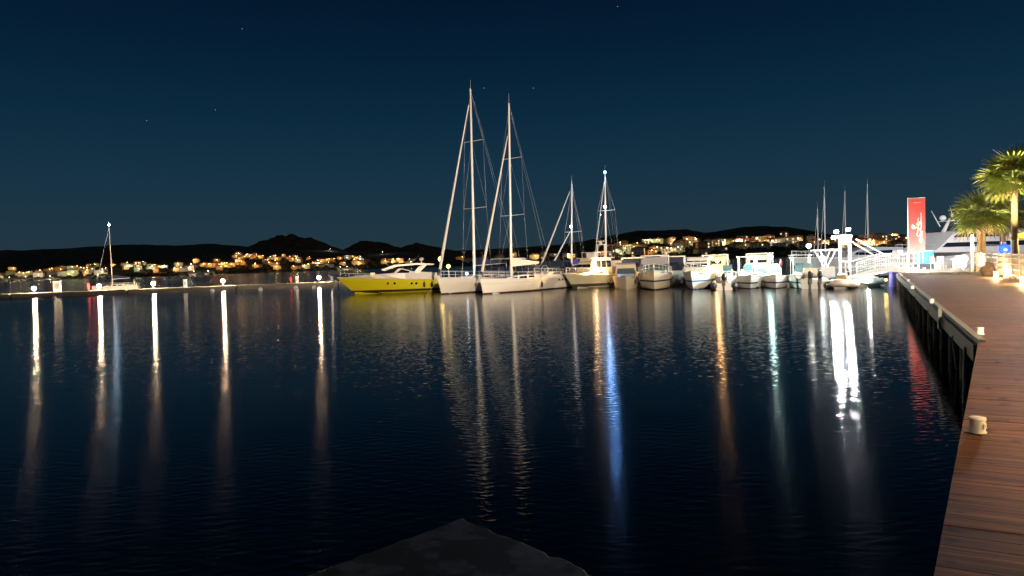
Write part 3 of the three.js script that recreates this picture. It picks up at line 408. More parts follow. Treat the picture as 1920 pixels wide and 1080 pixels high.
{
  const A = sailboat({ label: 'white sailing yacht with the tallest mast moored beside the yellow motor yacht', bow: [-6.55, -60.2], head: [-.6, .8], L: 12.6, B: 4.0, H: 19.0, J: 5.1, rakeback: .35, furl: .13, hood: mNavy, cover: mNavy, bimini: mSailCloth, fenders: [.3], spreaders: [.36, .72] });
  mk('deck_light', ball(.11, 2.9, 1.75, -.5), glow([.75, .9, 1], 14), A.b); lamp(A.b, [2.9, 1.75, -.5], [.75, .9, 1], 6, 5);
  const B = sailboat({ label: 'white sailing yacht with dark sprayhood and second tallest mast', bow: [-2.7, -57.8], head: [-.6, .8], L: 11.2, B: 3.8, H: 16.9, J: 4.45, rakeback: .5, furl: .13, frac: .86, hood: mNavy, cover: mSailCloth, bimini: null, spreaders: [.35, .68], fenders: [.45], stripe: mCream });
  void B;
  const E = sailboat({ label: 'ketch rigged sailing yacht with two slanted furled sails behind the fishing cruiser', bow: [2.4, -67.5], head: [-.62, .78], L: 9.5, B: 3.2, H: 10.8, J: 6.4, rakeback: .55, furl: .13, spreaders: [.46], boom: 2.4, cover: mPurple });
  { const b = E.b, p = E.my(.50), q = [E.h.L / 2 - 2.2, 1.6, 0]; mk('furled_staysail', rod([lerp(q[0], p[0], .08), lerp(q[1], p[1], .08), 0], [lerp(q[0], p[0], .93), lerp(q[1], p[1], .93), 0], .10, .045), mSailCloth, b); masthead(b, [p[0] + .15, p[1] + .2, .0], [.92, .97, 1], 9, 7, .13); }
  const F = sailboat({ label: 'dark masted sailing yacht with a blue white masthead light', bow: [8.2, -69.5], head: [-.45, .89], L: 9.8, B: 3.2, H: 11.9, J: 4.4, rakeback: .5, furl: .05, spreaders: [.62], boom: 3.2, cover: mNavy });
  { const b = F.b; masthead(b, [F.top[0], F.top[1] + .12, 0], [.13, .36, 1], 16, 330, .15); const p = F.my(.66); masthead(b, [p[0] + .16, p[1], 0], [.9, .96, 1], 14, 12, .15); mk('spreader_light', ball(.07, p[0] + .1, p[1] - .8, .55), glow([.9, .96, 1], 6), b); }
  const S = sailboat({ label: 'small white sailing yacht anchored beyond the concrete pontoon with masthead light', bow: [-68.7, -112.5], head: [-.92, .3], L: 6.6, B: 2.3, H: 11.0, J: 2.6, rakeback: -.05, furl: .04, spreaders: [.5], fb: 1.0, fs: .8, cover: mNavy, bare: true });
  masthead(S.b, [S.top[0], S.top[1] + .1, 0], [.45, .72, 1], 22, 55, .17);
  const back = [[41.9, -90.5, 11.2, 'far sailing yacht with a tall mast beside a shorter mast behind the gangway'], [42.3, -93.5, 8.6, 'far sailing yacht with the shortest mast behind the gangway'], [44.6, -90.5, 10.6, 'far sailing yacht whose mast rises straight above the gangway lights'], [47.6, -90.5, 11.5, 'far sailing yacht whose lone mast stands between gangway and red banner']];
  for (const [x, z, H, label] of back) sailboat({ label, bow: [x - 2.1, z + 2.4], head: [-.6, .8], L: 9, B: 3, H, J: 3.2, rakeback: 0, furl: .05, spreaders: [.5], boom: 3, cover: mNavy, bare: true, group: 'far sailing yachts behind the gangway' });
}
// motor cruisers
function cruiser(o) {
  const { L, B } = o, k = L / 7.5, fs = o.fs ?? .85 * k, fb = o.fb ?? 1.3 * k, b = moor(o.name ?? 'motor_cruiser', o.label, o.category ?? 'motor boat', o.bow, o.head, L, o.group);
  const h = hullShape({ L, B, fs, fb, draft: .3, rake: o.rake ?? 1.1 * k, full: 2.4, chine: .84 });
  const hull = mk('hull', hullGeo(h), o.hull ?? mWhiteGel, b); mk('boot_stripe', band(h, -.04, o.bootTop ?? .1), o.anti ?? mAnti, hull); mk('rub_rail', gunwale(h, .04), o.rub ?? mGreyCanvas, hull); if (o.stripe) mk('hull_stripe', band(h, fs * .62, fs * .74, .012), o.stripe, hull);
  const y0 = fs - .05, hw = (x, y) => B * .38 * (1 - .35 * Math.pow(clamp((x + L * .05) / (L * .5), 0, 1), 2)) - (y - y0) * .15;
  const cud = mk('cuddy', prism([[-L * .05, y0], [L * .38, y0 + (fb - fs) * .75], [L * .26, y0 + .30 * k + (fb - fs) * .4], [-L * .05, y0 + .5 * k]], hw), mWhiteGel, b);
  mk('side_window', prism([[L * .02, y0 + .26 * k], [L * .22, y0 + .30 * k], [L * .17, y0 + .40 * k], [L * .02, y0 + .43 * k]], (x, y) => hw(x, y) + .012), mGlass, cud);
  if (o.house) { // wheelhouse with windows
    const [a, c, ht] = o.house, p = [[L * a, y0], [L * c, y0 + .4 * k], [L * c - .12, y0 + .75 * ht], [L * c - .42, y0 + ht], [L * a + .05, y0 + ht]], w = (x, y) => B * .34 - (y - y0) * .07; const wh = mk('wheelhouse', prism(p, w), o.houseM ?? mWhiteGel, b);
    const n = o.panes ?? 2, xa = L * a + .12, xc = L * c - .62; for (let i = 0; i < n; i++) { const x0 = lerp(xa, xc, i / n), x1 = lerp(xa, xc, (i + 1) / n) - .1; mk('window', prism([[x0, y0 + ht * .52], [x1, y0 + ht * .52], [x1, y0 + ht * .88], [x0, y0 + ht * .88]], (x, y) => w(x, y) + .012), mGlass, wh); }
    for (const s of [-1, 0, 1]) mk('windscreen', box(.03, ht * .34, B * .19, L * c - .12, y0 + ht * .7, s * B * .205, 0, 0, .45), mGlass, wh);
    mk('roof', box(L * (c - a) + .25, .07, B * .70, L * (a + c) / 2 - .15, y0 + ht + .04, 0), o.roofM ?? mWhiteGel, b);
    if (o.fly) { mk('flybridge_rail', [pipe([[L * a, y0 + ht + .6, B * .3], [L * c - .6, y0 + ht + .6, B * .3], [L * c - .35, y0 + ht + .6, 0], [L * c - .6, y0 + ht + .6, -B * .3], [L * a, y0 + ht + .6, -B * .3]], .025, 30, 5), ...[a, (a + c) / 2, c - .08].flatMap((x) => [1, -1].map((s) => rod([L * x, y0 + ht, s * B * .3], [L * x, y0 + ht + .6, s * B * .3], .02)))], mAlu, b); mk('flybridge_console', box(.5, .55, 1.0, L * c - 1.1, y0 + ht + .34, 0), mWhiteGel, b); mk('radar_arch', [rod([L * a + .5, y0 + ht, .55], [L * a + .5, y0 + ht + 1.3, .48], .05), rod([L * a + .5, y0 + ht, -.55], [L * a + .5, y0 + ht + 1.3, -.48], .05), box(.16, .1, 1.1, L * a + .5, y0 + ht + 1.32, 0)], mWhiteGel, b); mk('radar_scanner', [box(.12, .08, .95, L * a + .5, y0 + ht + 1.65, 0), ball(.18, L * a + .5, y0 + ht + 1.48, 0, 1, .8, 1)], mWhiteGel, b); mk('antenna', rod([L * a + .2, y0 + ht, .8], [L * a, y0 + ht + 1.9, .8], .015, .008), mAlu, b); }
  } else {
    mk('windscreen', prism([[L * .07, y0 + .46 * k], [-L * .02, y0 + .98 * k], [-L * .05, y0 + .98 * k], [L * .03, y0 + .44 * k]], (x, y) => hw(0, y) - .02), mTint, b);
    if (o.canvas) mk('canvas_cover', prism(o.canvasShape ? o.canvasShape(L, y0, k) : [[-L * .01, y0 + .95 * k], [-L * .1, y0 + 1.5 * k], [-L * .34, y0 + 1.5 * k], [-L * .46, y0 + .3]], (x, y) => B * .40 - Math.max(0, y - y0 - .9 * k) * .22), o.canvas, b); if (o.canvas && !o.canvasShape) { const cw = (x, y) => B * .40 - Math.max(0, y - y0 - .9 * k) * .22 + .012; mk('canvas_window', prism([[-L * .11, y0 + .85 * k], [-L * .13, y0 + 1.32 * k], [-L * .21, y0 + 1.34 * k], [-L * .21, y0 + .8 * k]], cw), mGlass, b); mk('canvas_window', prism([[-L * .23, y0 + .78 * k], [-L * .23, y0 + 1.34 * k], [-L * .32, y0 + 1.30 * k], [-L * .36, y0 + .72 * k]], cw), mGlass, b); mk('canvas_rear_window', box(.02, .48 * k, B * .5, -L * .405, y0 + .85 * k, 0, 0, 0, -.42), mGlass, b); }
    if (o.arch) mk('radar_arch', [1, -1].map((s) => prism([[-L * .26, y0], [-L * .18, y0], [-L * .24, y0 + 1.6 * k], [-L * .30, y0 + 1.6 * k]], .05).translate(0, 0, s * B * .40)).concat(box(.4, .09, B * .84, -L * .27, y0 + 1.62 * k, 0)), mWhiteGel, b);
  }
  mk('transom_door', box(.03, fs * .6, B * .22, -L / 2 - .02, fs * .62, B * .2), mGreyCanvas, b); mk('boarding_ladder', [-.1, .1].map((z) => rod([-L / 2 - .2, .1, -B * .2 + z], [-L / 2 - .12, fs, -B * .2 + z], .015)), mAlu, b); mk('cockpit', box(L * .36, .3, B * .62, -L * .27, y0 + .12, 0), mDeck, b); mk('swim_platform', box(.5, .08, B * .8, -L / 2 - .2, .28, 0), mTeak, b);
  if (o.rail !== false) mk('bow_rail', rails(h, .5, .985, .5 * k, 7), mAlu, b);
  for (const u of o.ports ?? []) for (const s of [1, -1]) { const p = h.at(u, .72, s); mk('porthole', new THREE.CylinderGeometry(.11, .11, .06, 14).rotateX(Math.PI / 2).translate(...p), mGlass, hull); }
  for (const u of o.fenders ?? []) { fender(b, h, u, 1, o.fenderM ?? mRubber); fender(b, h, u, -1, o.fenderM ?? mRubber); }
  for (const z of o.engines ?? []) outboard(b, -L / 2 - .1, .75, z, 1.15, o.engineM ?? mBlack);
  return { b, h, y0 };
}
{
  cruiser({ label: 'white motor cruiser with dark canvas hood beside the second sailing yacht', bow: [2.0, -62.4], head: [-.46, .89], L: 7.6, B: 2.9, canvas: mNavy, ports: [.5, .58, .66], fenders: [.4], stripe: mGreyCanvas, fb: 1.55, fs: 1.2 });
  const D = cruiser({ name: 'fishing_cruiser', label: 'cream fishing cruiser with flybridge, radar arch and dark green hull sides', bow: [4.9, -63.2], head: [-.80, .60], L: 8.2, B: 3.0, hull: mat([.30, .30, .22], .5), anti: mat([.012, .016, .012], .8), bootTop: .42, rub: mCream, house: [-.14, .20, 1.75], panes: 3, fly: true, houseM: mCream, fs: 1.05, fb: 1.45, fenders: [.3, .55] });
  mk('cabin_lamp', ball(.15, 1.3, 1.85, -1.22), glow([1, .72, .34], 18), D.b); lamp(D.b, [1.3, 1.85, -1.22], [1, .58, .22], 180, 6); mk('stern_tarpaulin', ball(.55, -3.3, 1.35, -.5, 1.1, .9, .9), mPurple, D.b); mk('stern_awning', prism([[-3.9, 1.0], [-1.5, 1.0], [-1.4, 2.5], [-2.6, 2.5]], 1.1)  .translate(0, 0, .35), mBeige, D.b); mk('yellow_bag', ball(.34, -3.9, 2.1, .2, 1, .8, 1), mYellow, D.b);
  cruiser({ label: 'small motor boat under a beige canvas cover beside the fishing cruiser', bow: [9.6, -57.2], head: [-.16, .98], L: 6.8, B: 2.35, hull: mCream, canvas: mBeige, canvasShape: (L, y, k) => [[L * .02, y + .42 * k], [-L * .05, y + 1.35 * k], [-L * .30, y + 1.5 * k], [-L * .48, y + .2]], rail: false, anti: mCream, fs: .95, fb: 1.2 });
  cruiser({ label: 'cream cabin cruiser with grey canvas hood and high flared bow', bow: [11.3, -54.2], head: [-.22, .97], L: 8.2, B: 2.95, hull: mCream, canvas: mGreyCanvas, stripe: mNavy, fs: 1.1, fb: 1.62, arch: true, fenders: [.6] });
  const I = cruiser({ label: 'white fishing boat with a tall square wheelhouse and blue antifouling', bow: [13.9, -53.0], head: [-.42, .91], L: 8, B: 2.75, house: [-.12, .14, 1.55], panes: 2, anti: mBlueAnti, stripe: mBlueAnti, fs: 1.0, fb: 1.5, fenders: [.42, .5, .62] });
  void I;
  const lampPost = (label, at, h, col, s, cd, r = .16) => { const g = thing('jetty_lamp', label, 'lamp', at); mk('post', rod([0, 0, 0], [0, h, 0], .05, .04), mSteel, g); mk('lamp_bulb', ball(r, 0, h + r * .8, 0), glow(col, s), g); lamp(g, [0, h + r * .8, 0], col, cd, 6); return g; };
  lampPost('orange lamp on the jetty behind the square wheelhouse boat', [16.9, .5, -56.0], 1.6, [1, .56, .20], 14, 230);
  lampPost('cool white lamp on the jetty among the small white boats', [20.1, .5, -53.0], 1.75, [.62, 1, .94], 26, 160, .2);
  lampPost('white lamp on the jetty beside the gangway gantry', [23.6, .5, -51.8], 1.5, [.86, 1, .96], 24, 42, .2);
  lampPost('tall white floodlight lamp beyond the grey yacht hull', [32.7, 0, -75], 3.2, [.92, 1, .92], 30, 170, .24);
  lampPost('amber lamp on the jetty seen over the first sailing yacht bow', [-7.9, .5, -76.5], 2.6, [1, .62, .10], 20, 30, .24);
  lampPost('yellow amber lamp low on the jetty behind the first sailing yacht bow', [-7.0, .5, -76.0], 1.8, [1, .70, .10], 14, 16, .2);
}
// open boats with a steering console
function openBoat(o) {
  const { L, B } = o, b = moor('open_boat', o.label, 'boat', o.bow, o.head, L, o.group), fs = .72, fb = 1.05, h = hullShape({ L, B, fs, fb, draft: .25, rake: .8, full: 2.5, chine: .86 });
  const hull = mk('hull', hullGeo(h), o.hull ?? mWhiteGel, b); mk('boot_stripe', band(h, -.04, .06), mAnti, hull); mk('hull_stripe', band(h, fs * .55, fs * .70, .01), o.stripe ?? mNavy, hull); mk('rub_rail', gunwale(h, .045), o.rub ?? mGreyCanvas, hull);
  const con = mk('console', prism([[-.3, fs - .1], [.35, fs - .1], [.30, fs + .55], [.05, fs + .75], [-.3, fs + .7]], .36), mWhiteGel, b); mk('console_window', prism([[.33, fs + .5], [.02, fs + .78], [-.02, fs + 1.12], [.10, fs + 1.1]], .33), mTint, con);
  mk('seat', [box(.4, .45, .9, -1.0, fs + .2, 0), box(.1, .4, .9, -1.2, fs + .55, 0)], o.seat ?? mDeck, b);
  if (o.top) { mk('top_canopy', box(1.7, .07, B * .72, -.2, fs + 1.75, 0), o.top, b); for (const x of [-.85, .45]) for (const s of [1, -1]) mk('canopy_post', rod([x, fs - .05, s * B * .3], [x, fs + 1.72, s * B * .3], .022), mAlu, b); }
  if (o.bowrail) mk('bow_rail', rails(h, .6, .98, .38, 6), mAlu, b);
  for (const [x, z, hh] of o.rods ?? []) mk('pole', rod([x, fs, z], [x - .1, fs + hh, z], .03, .02), mWhite, b);
  if (o.ring) mk('lifebuoy', new THREE.TorusGeometry(.24, .07, 8, 20).translate(.2, fs + 1.2, -.4), mRed, b);
  outboard(b, -L / 2 - .05, .62, o.twin ? .32 : 0, 1, o.engine ?? mBlack); if (o.twin) outboard(b, -L / 2 - .05, .62, -.32, 1, o.engine ?? mBlack);
  for (const u of o.fenders ?? []) { fender(b, h, u, 1); fender(b, h, u, -1); }
  return b;
}
function rib(o) {
  const { L, B } = o, b = moor('inflatable_boat', o.label, 'inflatable boat', o.bow, o.head, L, o.group), r = .25, w = B / 2 - r;
  mk('tube', pipe([[-L / 2, .34, w], [-L * .1, .34, w], [L * .22, .38, w * .9], [L * .40, .46, w * .5], [L * .45, .5, 0], [L * .40, .46, -w * .5], [L * .22, .38, -w * .9], [-L * .1, .34, -w], [-L / 2, .34, -w]], r, 60, 12), o.tube, b);
  for (const s of [1, -1]) mk('tube_end', new THREE.ConeGeometry(r, .45, 12).rotateZ(Math.PI / 2).translate(-L / 2 - .22, .34, s * w), o.tube, b);
  mk('hull', prism([[-L / 2 + .1, -.2], [L * .28, -.2], [L * .42, .35], [-L / 2 + .1, .35]], (x, y) => w * (x > L * .1 ? .6 : .98) * (y < 0 ? .55 : 1)), mWhiteGel, b); mk('console', prism([[-.3, .3], [.3, .3], [.2, .95], [-.05, 1.1], [-.3, 1.0]], .3), o.console ?? mWhiteGel, b); mk('seat', box(.5, .4, .6, -.9, .5, 0), mBeige, b); mk('transom', box(.08, .5, B * .6, -L / 2 + .1, .3, 0), mWhiteGel, b);
  outboard(b, -L / 2 + .02, .6, 0, .95); return b;
}
{
  rib({ label: 'dark grey inflatable boat with black outboard motor by the square wheelhouse boat', bow: [17.5, -56.2], head: [.3, -.95], L: 4.8, B: 2.0, tube: mat([.06, .06, .065], .6) });
  openBoat({ label: 'white open boat with white canopy beside the dark inflatable', bow: [18.1, -51.6], head: [-.25, .97], L: 5.6, B: 2.2, top: mSailCloth, bowrail: true, rods: [[-1.4, .6, 1.7], [-1.4, -.6, 1.7]], fenders: [.7] });
  openBoat({ label: 'white open boat carrying a red lifebuoy under the cool white jetty lamp', bow: [19.7, -50.9], head: [-.35, .94], L: 4.8, B: 1.95, ring: true, engine: mBlack });
  openBoat({ label: 'white open boat with pale grey canopy and black outboard', bow: [20.9, -50.3], head: [-.5, .86], L: 5.4, B: 2.1, top: mGreyCanvas, fenders: [.6], twin: false });
  openBoat({ label: 'white open boat with twin outboards turned stern out', bow: [23.1, -54.2], head: [.25, -.97], L: 5.2, B: 2.1, twin: true, seat: mBeige });
  openBoat({ label: 'white open boat without canopy squeezed beside the orange jetty lamp', bow: [16.6, -52.6], head: [-.3, .95], L: 5, B: 2.0, bowrail: true, seat: mBeige, fenders: [.65] });
  rib({ label: 'white inflatable boat beside the twin outboard boat', bow: [22.0, -49.6], head: [-.45, .89], L: 4.6, B: 1.9, tube: mat([.70, .69, .66], .5) });
  cruiser({ label: 'small white cuddy boat with white canvas between canopy boat and lifebuoy boat', bow: [18.9, -52.6], head: [-.3, .95], L: 5.6, B: 2.1, canvas: mSailCloth, fs: .8, fb: 1.1, rail: false });
  const far = [['cream cabin cruiser on the far side of the jetty behind the grey canvas cruiser', [14.2, -71.0], mCream, mNavy], ['white cabin cruiser with navy canvas behind the jetty and the square wheelhouse boat', [17.6, -69.3], mWhiteGel, mNavy], ['white cabin cruiser with beige canvas behind the jetty near the cool white lamp', [21.0, -67.4], mWhiteGel, mBeige], ['grey cabin cruiser on the far side of the jetty behind the lifebuoy boat', [24.3, -65.4], mGreyHull, mGreyCanvas]];
  for (const [label, bow, hull, canvas] of far) cruiser({ label, bow, head: [.42, -.9], L: 7.4, B: 2.7, hull, canvas, arch: true, fs: 1.15, fb: 1.4 });
  rib({ label: 'pale tan inflatable boat at the foot of the gangway gantry', bow: [22.4, -46.9], head: [-.55, .83], L: 4.4, B: 1.95, tube: mat([.66, .58, .50], .6), console: mWood });
  rib({ label: 'small grey green dinghy tucked under the gangway', bow: [25.0, -49.4], head: [-.8, .6], L: 2.9, B: 1.4, tube: mat([.26, .36, .33], .6) });
  // big grey yacht behind, the white yacht beyond the quay
  const L = 17, b = moor('grey_yacht', 'large grey hulled motor yacht lying behind the small boats', 'motor yacht', [25.0, -61.5], [-.86, .50], L), h = hullShape({ L, B: 4.6, fs: 1.7, fb: 2.25, draft: .4, rake: 2.6, full: 2.2 });
  mk('hull', hullGeo(h), mGreyHull, b); mk('rub_rail', gunwale(h, .05), mWhiteGel, b); mk('hull_stripe', band(h, 1.1, 1.25), mWhiteGel, b); mk('boot_stripe', band(h, -.05, .2), mAnti, b); mk('superstructure', prism([[-7, 1.65], [3.4, 1.8], [1.5, 2.55], [-1, 3.0], [-7, 2.9]], (x, y) => 1.7 - (y - 1.7) * .25), mGreyHull, b); mk('window_band', prism([[-5, 2.2], [1.4, 2.25], [.6, 2.6], [-5, 2.65]], (x, y) => 1.715 - (y - 1.7) * .25), mGlass, b); mk('bow_rail', rails(h, .5, .985, .6, 10), mAlu, b);
}
{
  const L = 22, b = moor('white_yacht', 'large white motor yacht with raked superstructure behind the palms', 'motor yacht', [39.9, -71.5], [-.95, .30], L), h = hullShape({ L, B: 5.4, fs: 1.9, fb: 2.5, draft: .4, rake: 3, full: 2.2 });
  mk('hull', hullGeo(h), mWhiteGel, b); mk('boot_stripe', band(h, -.05, .25), mAnti, b); mk('rub_rail', gunwale(h, .05), mWhiteGel, b);
  const w = (x, y) => 2.3 - (y - 2) * .22; mk('superstructure', prism([[-9, 1.85], [7.9, 2.25], [6.6, 3.0], [4.4, 4.35], [-1, 4.65], [-9, 4.5]], w), mWhiteGel, b);
  mk('window_band', prism([[-7, 2.7], [6.7, 2.75], [5.9, 3.2], [-7, 3.25]], (x, y) => w(x, y) + .015), mGlass, b); mk('upper_window', prism([[-3, 3.75], [4.9, 3.75], [4.1, 4.15], [-3, 4.2]], (x, y) => w(x, y) + .015), mGlass, b);
  mk('flybridge_roof', box(7, .14, 3.4, -3.2, 5.35, 0), mWhiteGel, b); for (const x of [-6, -.6]) for (const s of [1, -1]) mk('roof_post', rod([x, 4.5, s * 1.5], [x, 5.3, s * 1.5], .07), mWhiteGel, b);
  mk('radar_mast', [rod([4.0, 4.3, 0], [3.0, 5.8, 0], .22, .12), box(.5, .08, 1.8, 3.3, 5.55, 0), ball(.32, 3.4, 5.9, .5), ball(.22, 3.0, 6.1, -.4)], mWhiteGel, b); mk('antenna', rod([3.7, 5.0, .6], [4.9, 6.7, .6], .06, .025), mWhite, b); mk('antenna', rod([3.0, 5.6, -.4], [3.4, 7.0, -.4], .03, .015), mWhite, b); mk('bow_rail', rails(h, .45, .985, .7, 12), mAlu, b);
}
// jetty behind the row of boats
{
  const a = [-8.5, -77], c = [27.5, -56], d = Math.hypot(c[0] - a[0], c[1] - a[1]), turn = Math.atan2(-(c[1] - a[1]), c[0] - a[0]), n = 4, l = d / n;
  for (let k = 0; k < n; k++) { const f = (k + .5) / n, g = thing('jetty_section', 'grey floating jetty section behind the moored boats', 'jetty', [lerp(a[0], c[0], f), 0, lerp(a[1], c[1], f)], turn, 'floating jetty sections'); mk('walkway', box(l - .06, .12, 2.0, 0, .44, 0), mGrey, g); mk('float', box(l - .5, .7, 1.7, 0, .03, 0), mConcrete, g); mk('edge_beam', box(l - .06, .1, .08, 0, .53, 1.0), mTeak, g); mk('edge_beam', box(l - .06, .1, .08, 0, .53, -1.0), mTeak, g); }
}

// ---------------------------------------------------------------- gangway and its gantry
{
  const p = thing('landing_pontoon', 'low floating pontoon carrying the gangway gantry', 'pontoon', [24.2, 0, -51.6], -.5); mk('deck', box(4.2, .14, 2.4, 0, .42, 0), mGrey, p); mk('float', box(3.9, .7, 2.1, 0, .0, 0), mConcrete, p);
  const W = mat([.66, .65, .64], .4), g = thing('gangway_gantry', 'white steel gantry with floodlights holding up the gangway', 'gantry', [24.88, .49, -50.9], -.45);
  for (const s of [-.34, .34]) { mk('post', box(.16, 3.3, .16, s, 1.65, 0), W, g); mk('post', box(.12, 3.1, .12, s * .8, 1.55, -.7), W, g); } mk('cross_beam', box(1.0, .22, .2, 0, 3.25, 0), W, g); mk('top_plate', box(.7, .5, .9, 0, 2.9, -.35), W, g); mk('cross_beam', box(.56, .1, .1, 0, 1.4, .01), W, g);
  mk('side_beam', box(2.0, .1, .1, -1.36, 2.3, 0), W, g); for (const [x0, x1] of [[-2.1, -1.45], [-1.7, -1.2], [-1.0, -1.45], [-.6, -1.2]]) mk('brace', rod([x0, 2.28, .0], [x1, 1.05, .0], .04), W, g);
  mk('cabinet', box(.95, .85, .5, -1.15, .62, .1), mat([.46, .47, .46], .6), g); mk('cabinet_stand', box(.9, .22, .45, -1.15, .1, .1), mGrey, g);
  const head = (x, y, z, cd) => { const l = mk('floodlamp', box(.32, .26, .14, x, y, z), mBlack, g); mk('lamp_glass', ball(.15, x, y, z + .13, 1, .85, .5), glow([.92, .98, 1], 40), l); lamp(g, [x, y, z + .22], [.92, .97, 1], cd, 8); };
  head(-.55, 3.62, .2, 80); head(.25, 3.75, .2, 95); head(-.75, 3.2, .22, 80);
  // gangway
  const q = thing('gangway', 'white steel gangway bridge with railings between gantry and deck', 'gangway', [25.15, 0, -50.55], facing(27.25 - 25.15, -46.35 + 50.55)), len = Math.hypot(2.1, 4.2), prof = (x) => (x < len * .58 ? lerp(.72, 1.34, x / (len * .58)) : lerp(1.34, 1.28, (x - len * .58) / (len * .42)));
  mk('walkway', prism([[0, prof(0) - .12], [len * .58, prof(len * .58) - .12], [len, prof(len) - .12], [len, prof(len)], [len * .58, prof(len * .58)], [0, prof(0)]], .55), mGrey, q);
  for (const s of [.6, -.6]) {
    const y = (x, d) => prof(x) + d, beam = (d, r) => mk('rail', [rod([0, y(0, d), s], [len * .58, y(len * .58, d), s], r), rod([len * .58, y(len * .58, d), s], [len, y(len, d), s], r)], W, q);
    beam(1.05, .045); beam(.72, .03); beam(.38, .03); mk('side_beam', prism([[0, prof(0) - .2], [len * .58, prof(len * .58) - .2], [len, prof(len) - .2], [len, prof(len) + .08], [len * .58, prof(len * .58) + .08], [0, prof(0) + .08]], .03).translate(0, 0, s), W, q);
    for (let k = 0; k <= 14; k++) { const x = len * k / 14; mk('baluster', rod([x, y(x, 0), s], [x, y(x, 1.05), s], k % 7 ? .022 : .05), W, q); }
  }
  mk('stay', rod([.1, 3.5, .45], [len * .5, prof(len * .5) + 1.0, .6], .06), W, q); mk('stay', rod([.1, 3.5, -.45], [len * .5, prof(len * .5) + 1.0, -.6], .06), W, q); mk('landing_box', box(.4, .3, .5, len * .8, prof(len) + 1.15, .2), W, q);
  mk('underside_light', ball(.1, len * .35, prof(len * .35) - .32, .3), glow([1, .95, .9], 20), q); lamp(q, [len * .35, prof(len * .35) - .5, .3], [1, .92, .85], 22, 5);
  // coloured things under the deck end
  const bl = thing('blue_float', 'blue plastic float below the gangway at the deck end', 'float', [27.2, 0, -48.4]); mk('drum', new THREE.CylinderGeometry(.42, .42, 1.1, 20).translate(0, .5, 0), mat([.05, .05, .32], .5), bl); mk('lid', new THREE.CylinderGeometry(.36, .42, .08, 20).translate(0, 1.09, 0), mat([.05, .05, .32], .5), bl);
  const yl = thing('marker_lamp', 'small yellow marker lamp on a post under the deck end', 'lamp', [25.0, 0, -45.6]); mk('post', rod([0, -.6, 0], [0, .55, 0], .06), mTealPaint, yl); mk('lamp_bulb', ball(.09, 0, .64, 0), glow([1, .72, .12], 5), yl); lamp(yl, [0, .64, 0], [1, .70, .15], 3, 5);
}

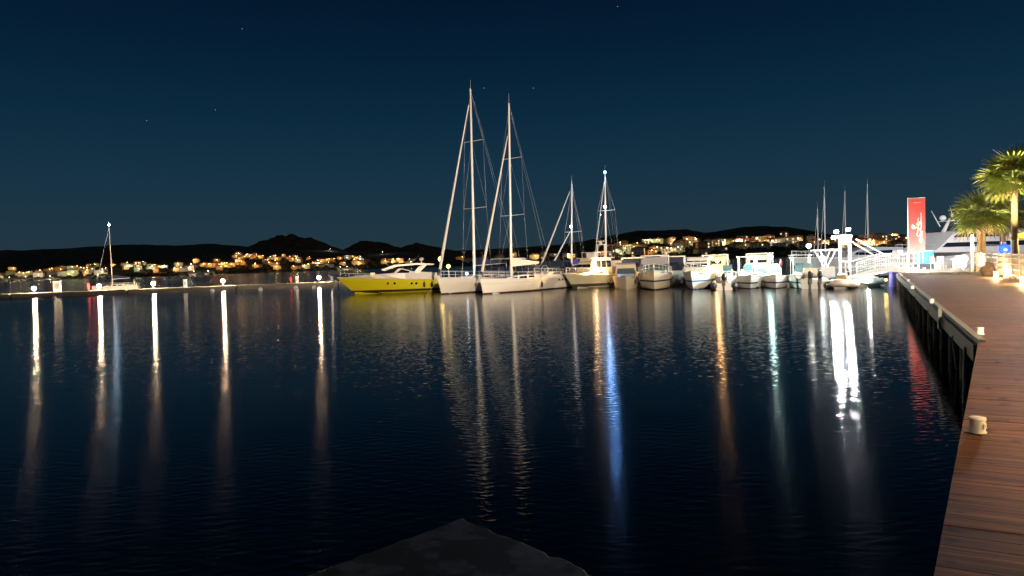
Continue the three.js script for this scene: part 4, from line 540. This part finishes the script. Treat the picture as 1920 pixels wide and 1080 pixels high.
// ---------------------------------------------------------------- floating breakwater on the left
{
  const P0 = [-69.1, -93], d = [.974, -.223], on = (k, back = 0, y = .66) => [P0[0] + d[0] * k - .223 * back, y, P0[1] + d[1] * k - .974 * back], turn = Math.atan2(.223, .974);
  for (let i = 0; i < 5; i++) { const k = -13.9 + 14.5 * i, g = thing('concrete_pontoon', 'long pale concrete breakwater pontoon section', 'pontoon', on(k + 7.25, 1.5, 0), turn, 'breakwater pontoon sections'); mk('body', box(14.2, 1.1, 3.0, 0, .08, 0), mConcrete, g); mk('fender_strip', box(14.1, .12, .07, 0, .42, 1.53), mat([.30, .27, .22], .8), g); for (const x of [-6.2, 0, 6.2]) mk('cleat', [box(.3, .06, .08, x, .70, 1.2), box(.08, .08, .08, x, .65, 1.2)], mSteel, g); mk('coupling', box(.3, .3, 2.2, 7.22, .2, 0), mBlack, g); }
  const warm = glow([1, .80, .56], 140);
  const lampAt = (k, y, label) => { const g = thing('pontoon_lamp', label, 'lamp', on(k, .35), 0, 'lamps on the breakwater pontoon'); const h = y - .66; mk('post', rod([0, 0, 0], [0, h - .18, 0], .07, .06), mSteel, g); mk('base', box(.3, .06, .3, 0, .03, 0), mSteel, g); mk('lamp_bulb', ball(.245, 0, h, 0), warm, g); lamp(g, [0, h, 0], [1, .74, .46], 520, 8); };
  lampAt(3.4, 1.28, 'globe lamp on the breakwater pontoon left of the wide white cabinet'); lampAt(11.5, 1.3, 'globe lamp on the breakwater pontoon right of the red fire posts'); lampAt(18.5, 1.36, 'globe lamp on the breakwater pontoon between sailing yacht and slim white pedestal'); lampAt(27.8, 1.38, 'globe lamp on the breakwater pontoon right of the slim white pedestal'); lampAt(41.3, 1.36, 'globe lamp on the breakwater pontoon nearest the yellow motor yacht');
  const cab = (k, w, h, label) => { const g = thing('service_pedestal', label, 'pedestal', on(k, .8), turn); mk('body', box(w, h, w * .6, 0, h / 2, 0), mWhite, g); mk('cap', box(w + .06, .07, w * .6 + .06, 0, h + .035, 0), mWhite, g); mk('door_panel', box(w * .7, h * .5, .02, 0, h * .55, w * .3 + .012), mGreyCanvas, g); };
  cab(6.1, .82, 1.45, 'wide white service cabinet on the breakwater pontoon'); cab(22.6, .42, 1.05, 'slim white service pedestal on the middle of the breakwater pontoon'); cab(38.1, .36, .95, 'slim white service pedestal beside the red post on the pontoon');
  const red = (k, h, label) => { const g = thing('fire_post', label, 'fire post', on(k, 2.4), turn); mk('post', box(.2, h, .2, 0, h / 2, 0), mRed, g); mk('box', box(.36, .4, .26, 0, h * .62, .03), mRed, g); };
  red(9.5, 1.05, 'taller red fire post on the breakwater pontoon'); red(10.15, .62, 'shorter red fire post on the breakwater pontoon'); red(37.1, 1.0, 'red fire post beside the slim white pedestal at the pontoon end');
  const bs = [[-56.5, -84.2], [-41.3, -94.1], [-34.7, -94.2], [-30.5, -96.3], [-27.8, -95.9]].map(([x, z]) => { const g = thing('mooring_buoy', 'white round mooring buoy floating before the breakwater pontoon', 'buoy', [x, 0, z], 0, 'white mooring buoys'); mk('float', ball(.26, 0, .12, 0), mWhite, g); mk('ring', new THREE.TorusGeometry(.07, .02, 6, 14).translate(0, .42, 0), mSteel, g); return g; }); void bs;
  // small boats far out in the bay
  const R = rng(9); for (const [x, z, s] of [[-118, -240, 1], [-108, -236, 1.2], [-150, -330, 1.4], [-92, -262, 1.1], [-78, -300, 1.2], [-200, -330, 1.3], [-172, -290, 1.2]]) { const h = hullShape({ L: 6.5 * s, B: 2.4 * s, fs: .8 * s, fb: 1.2 * s, rake: 1 }), g = thing('anchored_boat', 'small white motor boat anchored far out beyond the breakwater', 'boat', [x, 0, z], R() * 6, 'small boats anchored in the bay'); mk('hull', hullGeo(h, 0, 1, 0, 14, 5), mWhiteGel, g); mk('cabin', prism([[-1.5 * s, .8 * s], [1.5 * s, .9 * s], [.7 * s, 1.7 * s], [-1.4 * s, 1.8 * s]], .8 * s), mWhiteGel, g); mk('window', prism([[-1.2 * s, 1.25 * s], [.9 * s, 1.3 * s], [.6 * s, 1.6 * s], [-1.2 * s, 1.6 * s]], .81 * s), mGlass, g); }
}
// sunken concrete block before the viewer
{
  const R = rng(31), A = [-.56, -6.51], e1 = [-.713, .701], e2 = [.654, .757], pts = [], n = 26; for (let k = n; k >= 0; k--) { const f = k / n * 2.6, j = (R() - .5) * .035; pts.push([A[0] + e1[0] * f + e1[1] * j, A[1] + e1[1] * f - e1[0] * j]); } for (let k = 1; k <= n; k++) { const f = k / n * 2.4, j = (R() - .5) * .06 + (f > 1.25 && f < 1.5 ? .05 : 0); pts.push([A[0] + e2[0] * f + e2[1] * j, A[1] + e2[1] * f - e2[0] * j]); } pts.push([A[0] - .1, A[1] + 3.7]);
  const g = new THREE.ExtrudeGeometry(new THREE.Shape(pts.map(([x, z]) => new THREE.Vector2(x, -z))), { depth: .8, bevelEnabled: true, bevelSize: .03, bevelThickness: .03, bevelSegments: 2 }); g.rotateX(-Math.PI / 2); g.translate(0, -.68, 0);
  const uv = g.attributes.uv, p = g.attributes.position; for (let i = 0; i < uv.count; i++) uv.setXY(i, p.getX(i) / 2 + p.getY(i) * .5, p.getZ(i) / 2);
  tag(mk('concrete_block', g, mat([.55, .55, .55], .75, 0, { map: dataTex(256, 256, (i, j) => { const n = fbm(i / 20, j / 20, 5), a = sstep(.40, .58, fbm(i / 34 + 8, j / 34 + 2, 5)), g = vnoise(i / 2.2, j / 2.2) > .8 ? .06 : 0, b = .44 + .3 * n - g; return [lerp(b, .24 + .1 * n, a), lerp(b * .98, .27 + .1 * n, a), lerp(b * .92, .17 + .08 * n, a)]; }) })), 'dark square concrete block corner just above the water', 'concrete block');  // weathered concrete with olive blotches, toned down so its shade sits in the colour
}
renderer.render(scene, camera);
